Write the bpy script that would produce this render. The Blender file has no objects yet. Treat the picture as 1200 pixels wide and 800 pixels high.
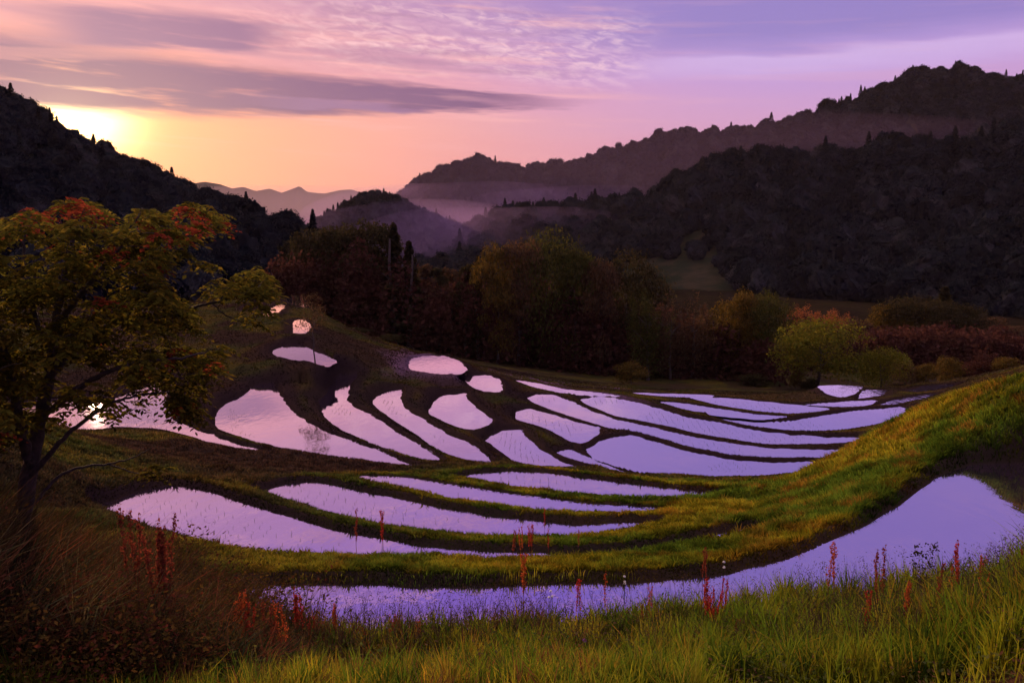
import bpy, math, random
import numpy as np
from mathutils import Vector

rng = np.random.default_rng(7)
random.seed(7)
SC = bpy.context.scene
COL = SC.collection
R = math.radians

# ------------------------------------------------------------------ survey frame
F = 940.0
PITCH = math.atan(135.0 / 940.0)
CP, SP = math.cos(PITCH), math.sin(PITCH)

def ray(px, py):
    px = np.asarray(px, float); py = np.asarray(py, float)
    a = px - 600.0; b = 400.0 - py
    return np.stack([a, F * CP + b * SP, -F * SP + b * CP], -1)

def at(px, py, z):                      # bearing line meets the level z
    d = ray(px, py)
    t = z / d[..., 2]
    return d * t[..., None]

def atD(px, py, D):                     # point at horizontal distance D
    d = ray(px, py)
    return d * (D / np.hypot(d[..., 0], d[..., 1]))[..., None]

def azel(px, py):
    d = ray(px, py)
    return (math.degrees(math.atan2(d[0], d[1])),
            math.degrees(math.atan2(d[2], math.hypot(d[0], d[1]))))

def lin(r, g, b):
    o = []
    for c in (r, g, b):
        c /= 255.0
        o.append(c / 12.92 if c <= 0.04045 else ((c + 0.055) / 1.055) ** 2.4)
    return tuple(o)

# ------------------------------------------------------------------ noise (numpy value noise)
_T = rng.random((256, 256))
def vnoise(x, y):
    xi = np.floor(x).astype(int); yi = np.floor(y).astype(int)
    fx = x - xi; fy = y - yi
    fx = fx * fx * (3 - 2 * fx); fy = fy * fy * (3 - 2 * fy)
    a = _T[xi & 255, yi & 255]; b = _T[(xi + 1) & 255, yi & 255]
    c = _T[xi & 255, (yi + 1) & 255]; d = _T[(xi + 1) & 255, (yi + 1) & 255]
    return (a * (1 - fx) + b * fx) * (1 - fy) + (c * (1 - fx) + d * fx) * fy
def fbm(x, y, o=4):
    s = 0; a = 0.5; n = 0
    for k in range(o):
        s = s + a * vnoise(x * 2 ** k + 17.3 * k, y * 2 ** k + 9.1 * k); n += a; a *= 0.5
    return s / n                        # 0..1
def sstep(a, b, x):
    t = np.clip((x - a) / (b - a), 0, 1)
    return t * t * (3 - 2 * t)

# ------------------------------------------------------------------ mesh helpers
def mesh_np(name, V, Q, mat=None, tint=None, smooth=False, T=None):
    """vertices, quads (and optional triangles) -> mesh data"""
    me = bpy.data.meshes.new(name)
    V = np.ascontiguousarray(V, np.float32)
    me.vertices.add(len(V)); me.vertices.foreach_set('co', V.ravel())
    nq = 0 if Q is None else len(Q); nt = 0 if T is None else len(T)
    loops = []
    if nq: loops.append(np.asarray(Q, np.int32).ravel())
    if nt: loops.append(np.asarray(T, np.int32).ravel())
    L = np.concatenate(loops)
    me.loops.add(len(L)); me.loops.foreach_set('vertex_index', L)
    me.polygons.add(nq + nt)
    ls = np.concatenate([np.arange(nq) * 4, nq * 4 + np.arange(nt) * 3]).astype(np.int32)
    me.polygons.foreach_set('loop_start', ls)
    me.polygons.foreach_set('use_smooth', np.full(nq + nt, smooth))
    me.update(calc_edges=True)
    if tint is not None:
        a = me.color_attributes.new('tint', 'FLOAT_COLOR', 'POINT')
        c = np.ones((len(V), 4), np.float32); c[:, :3] = tint
        a.data.foreach_set('color', c.ravel())
    if mat: me.materials.append(mat)
    return me

def link(name, me, parent=None, loc=None):
    o = bpy.data.objects.new(name, me); COL.objects.link(o)
    if parent: o.parent = parent
    if loc is not None: o.location = loc
    return o

def tag(o, label=None, cat=None, group=None, kind=None):
    if label: o['label'] = label
    if cat: o['category'] = cat
    if group: o['group'] = group
    if kind: o['kind'] = kind
    return o

def tubes(paths, sides=6):
    """paths: list of (pts Nx3, radii N) -> V, Q"""
    VV, QQ, b = [], [], 0
    for P, rad in paths:
        P = np.asarray(P, float); n = len(P)
        t = np.gradient(P, axis=0); t /= np.linalg.norm(t, axis=1)[:, None] + 1e-9
        up = np.where(np.abs(t[:, 2:3]) > 0.9, [[1.0, 0, 0]], [[0, 0, 1.0]])
        u = np.cross(t, up); u /= np.linalg.norm(u, axis=1)[:, None] + 1e-9
        v = np.cross(t, u)
        a = np.arange(sides) / sides * 2 * np.pi
        ring = (u[:, None] * np.cos(a)[None, :, None] + v[:, None] * np.sin(a)[None, :, None]) * np.asarray(rad)[:, None, None] + P[:, None]
        VV.append(ring.reshape(-1, 3))
        i = np.arange(n - 1)[:, None] * sides; k = np.arange(sides)[None]; k2 = (k + 1) % sides
        QQ.append(b + np.stack([i + k, i + k2, i + sides + k2, i + sides + k], -1).reshape(-1, 4))
        b += n * sides
    return np.concatenate(VV), np.concatenate(QQ)

# ------------------------------------------------------------------ node helpers
class N:
    """tiny expression builder for shader nodes"""
    def __init__(s, nt, sock): s.nt, s.s = nt, sock
    def _b(s, op, o=None, c=None):
        n = s.nt.nodes.new('ShaderNodeMath'); n.operation = op
        for i, v in enumerate((s, o, c)):
            if v is None: continue
            if isinstance(v, N): s.nt.links.new(v.s, n.inputs[i])
            else: n.inputs[i].default_value = float(v)
        return N(s.nt, n.outputs[0])
    def __add__(s, o): return s._b('ADD', o)
    __radd__ = __add__
    def __mul__(s, o): return s._b('MULTIPLY', o)
    __rmul__ = __mul__
    def __sub__(s, o): return s._b('SUBTRACT', o)
    def __rsub__(s, o): return (s * -1) + o
    def __truediv__(s, o): return s._b('DIVIDE', o)
    def abs(s): return s._b('ABSOLUTE')
    def pw(s, o): return s._b('POWER', o)
    def mx(s, o): return s._b('MAXIMUM', o)
    def mn(s, o): return s._b('MINIMUM', o)
    def exp(s): return s._b('EXPONENT')
    def sqrt(s): return s._b('SQRT')
    def step(s, a, b):
        n = s.nt.nodes.new('ShaderNodeMapRange'); n.interpolation_type = 'SMOOTHSTEP'
        s.nt.links.new(s.s, n.inputs['Value'])
        for k, v in (('From Min', a), ('From Max', b)):
            if isinstance(v, N): s.nt.links.new(v.s, n.inputs[k])
            else: n.inputs[k].default_value = v
        return N(s.nt, n.outputs['Result'])
    def ramp(s, stops):
        n = s.nt.nodes.new('ShaderNodeValToRGB'); cr = n.color_ramp
        while len(cr.elements) < len(stops): cr.elements.new(0.5)
        for e, (p, c) in zip(cr.elements, stops):
            e.position = p; e.color = (*c, 1)
        s.nt.links.new(s.s, n.inputs[0])
        return n.outputs[0]

def mixc(nt, f, a, b, mode='MIX'):
    n = nt.nodes.new('ShaderNodeMix'); n.data_type = 'RGBA'; n.blend_type = mode
    n.clamp_factor = True
    for k, v in ((0, f), (6, a), (7, b)):
        if isinstance(v, N): v = v.s
        if isinstance(v, (int, float)): n.inputs[k].default_value = v
        elif isinstance(v, tuple): n.inputs[k].default_value = (*v, 1)
        else: nt.links.new(v, n.inputs[k])
    return n.outputs[2]

def noise(nt, vec, scale, detail=3, rough=0.5, out=0, dist=0.0):
    n = nt.nodes.new('ShaderNodeTexNoise')
    n.inputs['Scale'].default_value = scale; n.inputs['Detail'].default_value = detail
    n.inputs['Roughness'].default_value = rough; n.inputs['Distortion'].default_value = dist
    if vec is not None: nt.links.new(vec, n.inputs['Vector'])
    return N(nt, n.outputs[out]) if out == 0 else n.outputs[out]

def newmat(name):
    m = bpy.data.materials.new(name); m.use_nodes = True
    nt = m.node_tree; nt.nodes.clear()
    out = nt.nodes.new('ShaderNodeOutputMaterial')
    return m, nt, out

def leaf_mat(name, a, b, trans=0.45, use_tint=True, scale=1.5, gloss=0.0):
    """a..b albedo range; thin leaf: diffuse + translucent + slight sheen"""
    m, nt, out = newmat(name)
    geo = nt.nodes.new('ShaderNodeTexCoord')
    f = noise(nt, geo.outputs['Object'], scale, 2)
    col = mixc(nt, f.step(0.3, 0.7), a, b)
    if use_tint:
        at_ = nt.nodes.new('ShaderNodeAttribute'); at_.attribute_name = 'tint'
        col = mixc(nt, 1.0, col, at_.outputs['Color'], 'MULTIPLY')
    d = nt.nodes.new('ShaderNodeBsdfDiffuse'); t = nt.nodes.new('ShaderNodeBsdfTranslucent')
    nt.links.new(col, d.inputs[0]); nt.links.new(col, t.inputs[0])
    mx = nt.nodes.new('ShaderNodeMixShader'); mx.inputs[0].default_value = trans
    nt.links.new(d.outputs[0], mx.inputs[1]); nt.links.new(t.outputs[0], mx.inputs[2])
    if gloss <= 0:
        nt.links.new(mx.outputs[0], out.inputs['Surface']); return m
    g = nt.nodes.new('ShaderNodeBsdfGlossy'); g.inputs['Roughness'].default_value = 0.5
    m2 = nt.nodes.new('ShaderNodeMixShader'); m2.inputs[0].default_value = gloss
    nt.links.new(mx.outputs[0], m2.inputs[1]); nt.links.new(g.outputs[0], m2.inputs[2])
    nt.links.new(m2.outputs[0], out.inputs['Surface'])
    return m

def bark_mat(name, a, b):
    m, nt, out = newmat(name)
    tc = nt.nodes.new('ShaderNodeTexCoord')
    f = noise(nt, tc.outputs['Object'], 14, 5, 0.6)
    p = nt.nodes.new('ShaderNodeBsdfPrincipled'); p.inputs['Roughness'].default_value = 0.9
    nt.links.new(mixc(nt, f.step(0.3, 0.7), a, b), p.inputs['Base Color'])
    bp = nt.nodes.new('ShaderNodeBump'); bp.inputs['Strength'].default_value = 0.7; bp.inputs['Distance'].default_value = 0.02
    nt.links.new(f.s, bp.inputs['Height']); nt.links.new(bp.outputs[0], p.inputs['Normal'])
    nt.links.new(p.outputs[0], out.inputs['Surface'])
    return m

# ------------------------------------------------------------------ camera
cam_d = bpy.data.cameras.new('camera'); cam = bpy.data.objects.new('camera', cam_d); COL.objects.link(cam)
cam_d.sensor_width = 36; cam_d.lens = F / 1200 * 36
cam_d.clip_start = 0.1; cam_d.clip_end = 30000
cam.location = (0, 0, 0); cam.rotation_euler = (math.pi / 2 - PITCH, 0, 0)
SC.camera = cam
SC.view_settings.view_transform = 'Standard'; SC.view_settings.look = 'None'
SC.view_settings.exposure = 0.18; SC.view_settings.gamma = 1
SC.render.resolution_x = 1024; SC.render.resolution_y = 682
SC.cycles.use_denoising = True
SC.cycles.max_bounces = 6; SC.cycles.diffuse_bounces = 3; SC.cycles.glossy_bounces = 3
SC.cycles.transmission_bounces = 3; SC.cycles.volume_bounces = 1; SC.cycles.transparent_max_bounces = 8
SC.cycles.caustics_reflective = False; SC.cycles.caustics_refractive = False
SC.cycles.sample_clamp_indirect = 4
SC.cycles.use_adaptive_sampling = True; SC.cycles.adaptive_threshold = 0.03

# ------------------------------------------------------------------ sky
SUN_A, _ = azel(86, 135)
SUN_E = 10.2
def build_world():
    w = bpy.data.worlds.new('World'); SC.world = w; w.use_nodes = True
    w.cycles.sampling_method = 'MANUAL'; w.cycles.sample_map_resolution = 512
    nt = w.node_tree; nt.nodes.clear()
    out = nt.nodes.new('ShaderNodeOutputWorld')
    tc = nt.nodes.new('ShaderNodeTexCoord')
    sep = nt.nodes.new('ShaderNodeSeparateXYZ'); nt.links.new(tc.outputs['Generated'], sep.inputs[0])
    X, Y, Z = (N(nt, sep.outputs[i]) for i in range(3))
    n = nt.nodes.new('ShaderNodeMath'); n.operation = 'ARCTAN2'
    nt.links.new(X.s, n.inputs[0]); nt.links.new(Y.s, n.inputs[1])
    A = N(nt, n.outputs[0]) * 57.29578
    E = Z._b('ARCSINE') * 57.29578
    # long streaky noises in bearing / elevation
    def streak(su, sv, tilt=0.0, seed=0.0, detail=4, rough=0.55, dist=0.0):
        c = nt.nodes.new('ShaderNodeCombineXYZ')
        nt.links.new((A * su).s, c.inputs[0]); nt.links.new(((E + A * tilt) * sv).s, c.inputs[1]); c.inputs[2].default_value = seed
        return noise(nt, c.outputs[0], 1.0, detail, rough, dist=dist)
    n1 = streak(0.05, 0.45, 0.05, 1.0, 1)
    n2 = streak(0.12, 0.9, 0.08, 5.0, 3)
    e = (E.mx(0) + (n1 - 0.5) * 2.5).mx(0)
    t = (e / 60.0).mn(1.0)
    S = lambda *a: lin(*a)
    sunside = t.ramp([(0.0, S(226, 138, 118)), (3 / 60, S(240, 148, 110)), (6.5 / 60, S(242, 158, 116)), (9 / 60, S(236, 148, 124)),
                      (12 / 60, S(216, 148, 152)), (16 / 60, S(184, 136, 166)), (26 / 60, S(142, 106, 192)), (1.0, S(86, 66, 150))])
    farside = t.ramp([(0.0, S(205, 130, 158)), (4 / 60, S(204, 138, 172)), (7 / 60, S(196, 146, 190)), (10 / 60, S(182, 146, 206)),
                      (13 / 60, S(158, 134, 200)), (17 / 60, S(138, 116, 192)), (28 / 60, S(108, 80, 208)), (1.0, S(78, 62, 150))])
    base = mixc(nt, A.step(-26, 20), sunside, farside)
    # high sheet on the right: duller lavender above a soft ragged edge
    edge = E + (n2 - 0.5) * 1.6 + (n1 - 0.5) * 1.2
    sheet = edge.step(10.7, 12.6) * A.step(-2, 14) * (1 - E.step(22, 34))
    base = mixc(nt, sheet * 0.75, base, S(134, 116, 184))
    lower = (1 - edge.step(10.7, 11.3)) * edge.step(9.0, 10.8) * A.step(4, 14)
    base = mixc(nt, lower * 0.45, base, S(214, 186, 230))
    # rippled cirrus, brighter, in the upper middle
    rp = streak(0.75, 2.6, 0.12, 9.0, 3, 0.62, 0.6)
    rp2 = n2
    zone = (E - (A * -0.05 + 12.0)).abs()
    zone = (1 - zone.step(1.0, 3.2)) * A.step(-24, -8) * (1 - A.step(6, 11))
    rip = rp.step(0.38, 0.74) * zone * rp2.step(0.3, 0.55)
    base = mixc(nt, rip * 0.55, base, S(255, 216, 214))
    rd = (1 - rp.step(0.30, 0.50)) * zone
    base = mixc(nt, rd * 0.22, base, S(146, 112, 168))
    # general thin streaks everywhere, both lighter and darker
    s1 = streak(0.07, 1.3, 0.04, 21.0, 3, 0.6)
    base = mixc(nt, s1.step(0.50, 0.70) * (0.50 - 0.38 * A.step(0, 14)) * E.step(3, 9), base, S(236, 172, 172))
    s2 = streak(0.06, 0.8, 0.03, 33.0, 2, 0.6)
    ns = streak(0.16, 1.5, 0.05, 41.0, 3, 0.6)
    base = mixc(nt, s2.step(0.48, 0.70) * 0.60 * E.step(7, 10) * (1 - A.step(-6, 10)), base, S(158, 112, 150))
    # sun glow
    ga, ge = azel(84, 140)
    dx = (A - ga); dy = (E - ge)
    r2 = dx * dx * 0.8 + dy * dy * 1.7
    rr = r2.sqrt()
    g1 = (r2 * -0.19).exp(); g2 = (rr * -0.40).exp(); g3 = (rr * -0.11).exp()
    comb = nt.nodes.new('ShaderNodeCombineXYZ')
    nt.links.new((g1 * 3.6 + g2 * 1.9 + g3 * 0.22).s, comb.inputs[0])
    nt.links.new((g1 * 3.1 + g2 * 0.80 + g3 * 0.015).s, comb.inputs[1])
    nt.links.new((g1 * 1.3 + g2 * 0.10).s, comb.inputs[2])
    base = mixc(nt, 1.0, base, comb.outputs[0], 'ADD')
    # two long dark bars of cloud to the left
    def bar(x0, y0, x1, y1, th0, th1, op, col, seed, fade_l=2.0, fade_r=6.0):
        nonlocal base
        a0, e0 = azel(x0, y0); a1, e1 = azel(x1, y1)
        sl = (e1 - e0) / (a1 - a0)
        tt = ((A - a0) / (a1 - a0))
        cen = (A - a0) * sl + e0
        th = (tt * (th1 - th0) + th0).mx(0.02)
        d = ((E - cen + (ns - 0.5) * 1.3).abs()) / th
        m = (1 - d.step(0.55, 1.15)) * (A.step(a0 - fade_l, a0 + fade_l) if fade_l < 50 else 1.0) * (1 - A.step(a1 - fade_r, a1)) * (ns.step(0.25, 0.5) * 0.35 + 0.65)
        base = mixc(nt, m * op, base, col)
    bar(0, 84, 720, 119, 2.5, 0.25, 0.97, S(112, 68, 118), 41.0, 90, 10)
    bar(330, 118, 520, 132, 0.35, 0.2, 0.6, S(150, 104, 150), 44.0, 4, 4)
    bar(40, 26, 370, 44, 1.5, 0.9, 0.95, S(132, 86, 134), 47.0, 4, 5)
    bar(-200, 52, 280, 66, 0.5, 0.3, 0.6, S(190, 124, 138), 51.0, 4, 8)
    bar(260, 70, 480, 84, 0.45, 0.3, 0.55, S(206, 140, 160), 55.0, 4, 6)
    # added glow high overhead, out of view, to brighten the ground
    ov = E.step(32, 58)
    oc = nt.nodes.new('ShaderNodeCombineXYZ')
    for q, v in enumerate(OVER_FILL): nt.links.new((ov * v).s, oc.inputs[q])
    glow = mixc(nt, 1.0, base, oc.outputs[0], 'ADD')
    # below the horizon: dull ground haze colour
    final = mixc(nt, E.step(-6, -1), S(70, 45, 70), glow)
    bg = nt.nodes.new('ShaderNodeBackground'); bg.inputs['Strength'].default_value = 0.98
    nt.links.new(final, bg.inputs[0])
    sky = nt.nodes.new('ShaderNodeTexSky'); sky.sky_type = 'NISHITA'; sky.sun_disc = False
    sky.sun_elevation = R(SUN_E); sky.sun_rotation = R(SUN_A)
    bg2 = nt.nodes.new('ShaderNodeBackground'); bg2.inputs['Strength'].default_value = SKY_NISH
    nt.links.new(sky.outputs[0], bg2.inputs[0])
    ad = nt.nodes.new('ShaderNodeAddShader')
    nt.links.new(bg.outputs[0], ad.inputs[0]); nt.links.new(bg2.outputs[0], ad.inputs[1])
    nt.links.new(ad.outputs[0], out.inputs[0])
SKY_NISH = 0.006
OVER_FILL = (0.90, 0.72, 0.54)
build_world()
sl = bpy.data.lights.new('sun', 'SUN'); sun = bpy.data.objects.new('sun', sl); COL.objects.link(sun)
sl.energy = 4.6; sl.angle = R(0.6); sl.color = (1.0, 0.62, 0.34)
sd = Vector((math.sin(R(SUN_A)) * math.cos(R(SUN_E)), math.cos(R(SUN_A)) * math.cos(R(SUN_E)), math.sin(R(SUN_E))))
sun.rotation_euler = (-sd).to_track_quat('-Z', 'Y').to_euler()

# ------------------------------------------------------------------ paddies: (name, level, outline)
PAD = [
 ('A', -6.0, [(250,694),(330,684),(480,688),(620,686),(760,684),(850,674),(930,652),(1010,618),(1065,583),(1105,556),(1140,543),(1215,541),(1320,552),(1350,650),(1200,705),(1050,722),(900,742),(700,757),(500,772),(350,772),(270,745)]),
 ('B', -7.0, [(115,592),(160,577),(200,568),(245,575),(310,598),(380,618),(430,629),(500,641),(600,648),(700,649),(780,641),(880,617),(884,627),(800,642),(750,654),(700,661),(640,664),(500,662),(380,661),(320,657),(260,648),(190,628),(120,604)]),
 ('C', -7.9, [(304,577),(330,567),(360,564),(400,570),(450,581),(520,596),(600,608),(680,614),(740,612),(775,614),(765,621),(740,625),(700,632),(640,636),(560,635),(500,630),(440,621),(380,606),(335,590)]),
 ('D', -8.6, [(418,558),(470,560),(520,567),(580,577),(640,585),(700,592),(772,596),(765,602),(700,604),(640,602),(580,594),(520,585),(480,575),(440,567)]),
 ('E', -9.3, [(534,562),(555,555),(590,552),(640,554),(700,562),(760,569),(820,576),(860,580),(850,585),(800,589),(740,589),(680,585),(620,579),(570,569)]),
 ('G', -10.0,[(-80,488),(0,476),(60,466),(120,470),(160,456),(198,442),(206,450),(190,472),(205,493),(232,504),(262,515),(305,528),(300,533),(255,524),(220,513),(190,506),(140,503),(100,510),(50,502),(0,498),(-80,508)]),
 ('H', -10.5,[(252,490),(256,480),(270,469),(290,460),(298,450),(320,448),(327,460),(337,476),(354,491),(382,506),(420,519),(452,531),(495,552),(482,552),(456,548),(420,543),(370,535),(330,529),(290,518),(260,507),(253,500)]),
 ('J', -11.0,[(373,470),(384,458),(395,438),(422,437),(409,453),(407,468),(417,478),(441,490),(471,510),(502,528),(522,544),(497,543),(470,535),(440,527),(424,518),(400,505),(384,492),(377,480)]),
 ('K', -11.5,[(435,471),(445,461),(455,456),(472,455),(469,468),(477,480),(497,492),(526,509),(551,520),(570,534),(577,547),(560,547),(540,541),(513,531),(493,515),(468,498),(448,485)]),
 ('L', -12.0,[(501,483),(511,468),(520,461),(547,459),(549,469),(562,480),(578,493),(573,499),(550,507),(524,498),(507,490)]),
 ('M', -12.2,[(568,515),(579,505),(592,502),(610,503),(617,513),(632,526),(652,538),(690,551),(660,552),(612,549),(599,540),(583,528)]),
 ('R', -12.5,[(651,530),(669,526),(691,538),(721,550),(750,557),(738,558),(700,547),(669,539)]),
 ('N', -12.7,[(603,481),(618,477),(641,483),(672,493),(703,501),(703,509),(681,522),(671,520),(654,510),(629,500),(605,494)]),
 ('Q', -12.6,[(686,528),(699,518),(720,511),(742,509),(766,517),(801,527),(850,537),(900,541),(955,540),(970,548),(945,557),(920,559),(880,561),(830,562),(795,559),(768,559),(738,552),(698,539)]),
 ('O', -13.0,[(617,466),(628,462),(647,462),(670,471),(692,482),(722,492),(762,500),(802,510),(850,519),(900,525),(955,527),(1000,527),(985,536),(950,538),(900,538),(850,534),(800,523),(770,513),(742,506),(715,504),(697,500),(660,487),(622,471)]),
 ('P', -13.4,[(676,467),(700,465),(722,466),(752,472),(801,487),(840,494),(880,503),(920,508),(965,511),(1012,511),(1005,521),(960,523),(900,524),(860,518),(822,512),(780,501),(720,490),(690,477)]),
 ('U', -13.8,[(772,471),(800,472),(840,479),(890,486),(925,488),(890,492),(840,487),(800,480)]),
 ('W', -13.9,[(828,487),(860,489),(890,493),(920,493),(960,487),(1000,481),(1062,476),(1060,488),(1025,500),(980,507),(930,508),(885,503),(850,496)]),
 ('V', -14.3,[(805,466),(850,466),(900,471),(950,476),(975,479),(955,484),(920,486),(880,482),(838,475)]),
 ('T', -13.6,[(601,445),(630,449),(660,456),(700,460),(742,466),(700,467),(660,462),(620,453)]),
 ('T2', -14.4,[(742,460),(780,461),(836,463),(832,467),(790,466),(750,463)]),
 ('S', -11.4,[(838,571),(880,567),(932,566),(925,573),(880,576),(848,576)]),
 ('Y', -9.6, [(319,410),(335,403),(350,401),(366,410),(395,424),(382,430),(364,425),(345,424),(322,417)]),
 ('Z', -11.6,[(479,426),(482,419),(500,416),(521,417),(539,424),(547,432),(541,438),(520,440),(500,438),(481,435)]),
 ('Z2', -12.2,[(516,439),(545,438),(571,439),(585,445),(589,454),(584,461),(569,461),(559,458),(549,451),(534,446)]),
 ('f1', -15.0,[(958,452),(985,451),(1012,453),(1002,461),(986,467),(969,462)]),
 ('f2', -15.0,[(1012,457),(1042,457),(1032,464),(1003,469)]),
 ('f3', -14.6,[(940,474),(1000,470),(1028,469),(1022,474),(1004,478),(945,477)]),
 ('f4', -14.6,[(1030,474),(1050,468),(1100,460),(1092,466),(1060,472),(1036,478)]),
 ('f5', -15.2,[(1064,457),(1085,452),(1120,450),(1116,456),(1070,461)]),
 ('g1', -9.0,[(322,346),(354,346),(360,361),(345,357)]),
 ('g2', -9.0,[(306,370),(318,361),(330,355),(335,359),(319,371)]),
 ('g3', -9.0,[(286,361),(305,353),(308,357),(290,364)]),
 ('g4', -9.0,[(250,348),(270,344),(264,351)]),
 ('g5', -9.2,[(343,377),(355,373),(364,382),(357,391),(344,391)]),
 ('h1', -29.8, [(1156,361),(1200,366),(1262,371),(1250,380),(1190,377),(1164,369)]),
 ('g6', -10.3,[(152,382),(188,377),(192,384),(160,390)]),
]
def chaikin(P, n=2):
    P = np.asarray(P, float)
    for _ in range(n):
        Q = np.roll(P, -1, 0)
        P = np.stack([P * .88 + Q * .12, P * .12 + Q * .88], 1).reshape(-1, 2)
    return P
def resample(P, step):
    out = []
    for a, b in zip(P, np.roll(P, -1, 0)):
        n = max(1, int(np.ceil(np.linalg.norm(b - a) / step)))
        out.append(a + (b - a) * (np.arange(n) / n)[:, None])
    return np.concatenate(out)
PADS = []
for nm, z, pts in PAD:
    pp = chaikin(pts, 1)
    w = at(pp[:, 0], pp[:, 1], np.full(len(pp), z))[:, :2]
    w = resample(w, 0.35)
    # irregular trodden edge
    nn = np.roll(w, -1, 0) - np.roll(w, 1, 0); nn = np.stack([nn[:, 1], -nn[:, 0]], 1)
    nn /= np.linalg.norm(nn, axis=1)[:, None] + 1e-9
    sg = np.sign(np.sum(w[:, 0] * np.roll(w[:, 1], -1) - np.roll(w[:, 0], -1) * w[:, 1]))
    dist = np.hypot(w[:, 0], w[:, 1]).mean()
    amp = 0.10 if dist < 30 else 0.16
    j = (fbm(w[:, 0] * 1.3 + z * 7, w[:, 1] * 1.3, 3) - 0.5) * 2 * amp
    w = w + nn * j[:, None]
    PADS.append(dict(name=nm, z=z, w=w, out=nn * sg, dist=dist))

def seg_dist(px, py, W):
    """distance to polygon outline + inside mask"""
    d2 = np.full(px.shape, 1e9); ins = np.zeros(px.shape, bool)
    Wn = np.roll(W, -1, 0)
    for (ax, ay), (bx, by) in zip(W, Wn):
        ex, ey = bx - ax, by - ay
        t = np.clip(((px - ax) * ex + (py - ay) * ey) / (ex * ex + ey * ey + 1e-12), 0, 1)
        dd = (px - ax - t * ex) ** 2 + (py - ay - t * ey) ** 2
        np.minimum(d2, dd, out=d2)
        c = (ay > py) != (by > py)
        if c.any():
            xx = ax + (py - ay) * ex / (ey if abs(ey) > 1e-12 else 1e-12)
            ins ^= c & (px < xx)
    return np.sqrt(d2), ins

# ------------------------------------------------------------------ ground sheet
DL = 0.0048
NR = int(math.log(420 / 1.6) / DL)
rad = 1.6 * np.exp(np.arange(NR) * DL)
rad = np.concatenate([rad, rad[-1] * np.exp(np.arange(1, 34) * 0.1)])
NR_ALL = len(rad)
fine = np.linspace(-37.5, 37.5, 700)
side = 37.5 + np.cumsum(np.linspace(0.3, 9.0, 31)); side = side / side[-1] * 0 + side
k = (180.0 - 37.5) / (side[-1] - 37.5); side = 37.5 + (side - 37.5) * k
th = np.radians(np.concatenate([-side[::-1], fine, side]))
TH, RR = np.meshgrid(th, rad, indexing='xy')       # rows: radius
GX, GY = RR * np.sin(TH), RR * np.cos(TH)
fix = np.zeros(GX.shape, bool); val = np.zeros(GX.shape)
DE = np.full(GX.shape, 50.0)                        # distance to water edge (negative inside)
WZ = np.zeros(GX.shape); WD = np.zeros(GX.shape); WB = np.zeros(GX.shape)
THIN = ('T', 'T2', 'U', 'V', 'R', 'S', 'D', 'f1', 'f2', 'f3', 'f4', 'f5', 'g1', 'g2', 'g3', 'g4', 'g5', 'h1', 'O')
DE2 = np.full(GX.shape, 50.0); WZ2 = np.zeros(GX.shape)
for P in PADS:
    W = P['w']; x0, y0 = W.min(0) - 5; x1, y1 = W.max(0) + 5
    m = (GX > x0) & (GX < x1) & (GY > y0) & (GY < y1)
    idx = np.nonzero(m)
    d, ins = seg_dist(GX[idx], GY[idx], W)
    s = np.where(ins, -d, d)
    cur = DE[idx]; b = s < cur
    ii = (idx[0][b], idx[1][b])
    DE2[ii] = DE[ii]; WZ2[ii] = WZ[ii]
    b2 = (~b) & (s < DE2[idx]); i2 = (idx[0][b2], idx[1][b2]); DE2[i2] = s[b2]; WZ2[i2] = P['z']
    DE[ii] = s[b]; WZ[ii] = P['z']; WD[ii] = P['dist']; WB[ii] = 0.10 if P['name'] in THIN else 0.20
    im = s <= 0.04
    fix[idx[0][im], idx[1][im]] = True; val[idx[0][im], idx[1][im]] = P['z']

def put(x, y, z):
    r = np.hypot(x, y); t = np.arctan2(x, y)
    i = np.clip(np.searchsorted(rad, r), 1, NR_ALL - 1); j = np.clip(np.searchsorted(th, t), 1, len(th) - 1)
    for di in (0, -1):
        for dj in (0, -1):
            a, b = i + di, j + dj
            ok = ~fix[a, b] | (DE[a, b] > 0.04)
            fix[a[ok], b[ok]] = True; val[a[ok], b[ok]] = z[ok]
def line(pts):
    """ridge line through (px, py, z)"""
    P = []
    for (ax, ay, az), (bx, by, bz) in zip(pts[:-1], pts[1:]):
        t = np.linspace(0, 1, 500)[:, None]
        a = at(ax, ay, np.array(az, float)); b = at(bx, by, np.array(bz, float))
        P.append(a + (b - a) * t)
    P = np.concatenate(P); put(P[:, 0], P[:, 1], P[:, 2])
# ring under and behind the viewer, near foreground
fix[0, :] = True; val[0, :] = -2.3
i = np.searchsorted(rad, 6.0); fix[i, :] = True; val[i, :] = -3.75
line([(-500,700,-4.6),(-300,700,-4.6),(-60,698,-4.7),(60,702,-4.8),(150,722,-4.9),(250,752,-5.0),(350,768,-5.1),(500,768,-5.25),(700,756,-5.2),(850,742,-5.2),(1000,722,-5.2),(1200,705,-5.15),(1450,690,-5.0)])
line([(1700,400,-2.2),(1400,414,-3.1),(1290,424,-3.5),(1200,438,-4.1),(1165,446,-4.7),(1130,457,-5.35),(1090,468,-5.9),(1060,482,-6.5),(1030,500,-7.2),(1000,522,-7.9),(970,542,-8.4),(940,560,-8.7),(905,576,-8.9),(870,590,-8.7),(820,598,-8.4)])
line([(1320,500,-4.7),(1200,506,-5.3),(1150,515,-5.65),(1100,532,-6.05)])
line([(880,606,-7.9),(820,612,-7.8),(780,620,-7.5)])
line([(940,640,-6.4),(850,655,-6.6),(760,660,-6.6),(640,668,-6.6),(500,667,-6.5),(380,667,-6.5),(300,664,-6.4),(230,655,-6.2),(150,640,-6.0),(60,630,-5.8),(-100,620,-5.6)])
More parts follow.
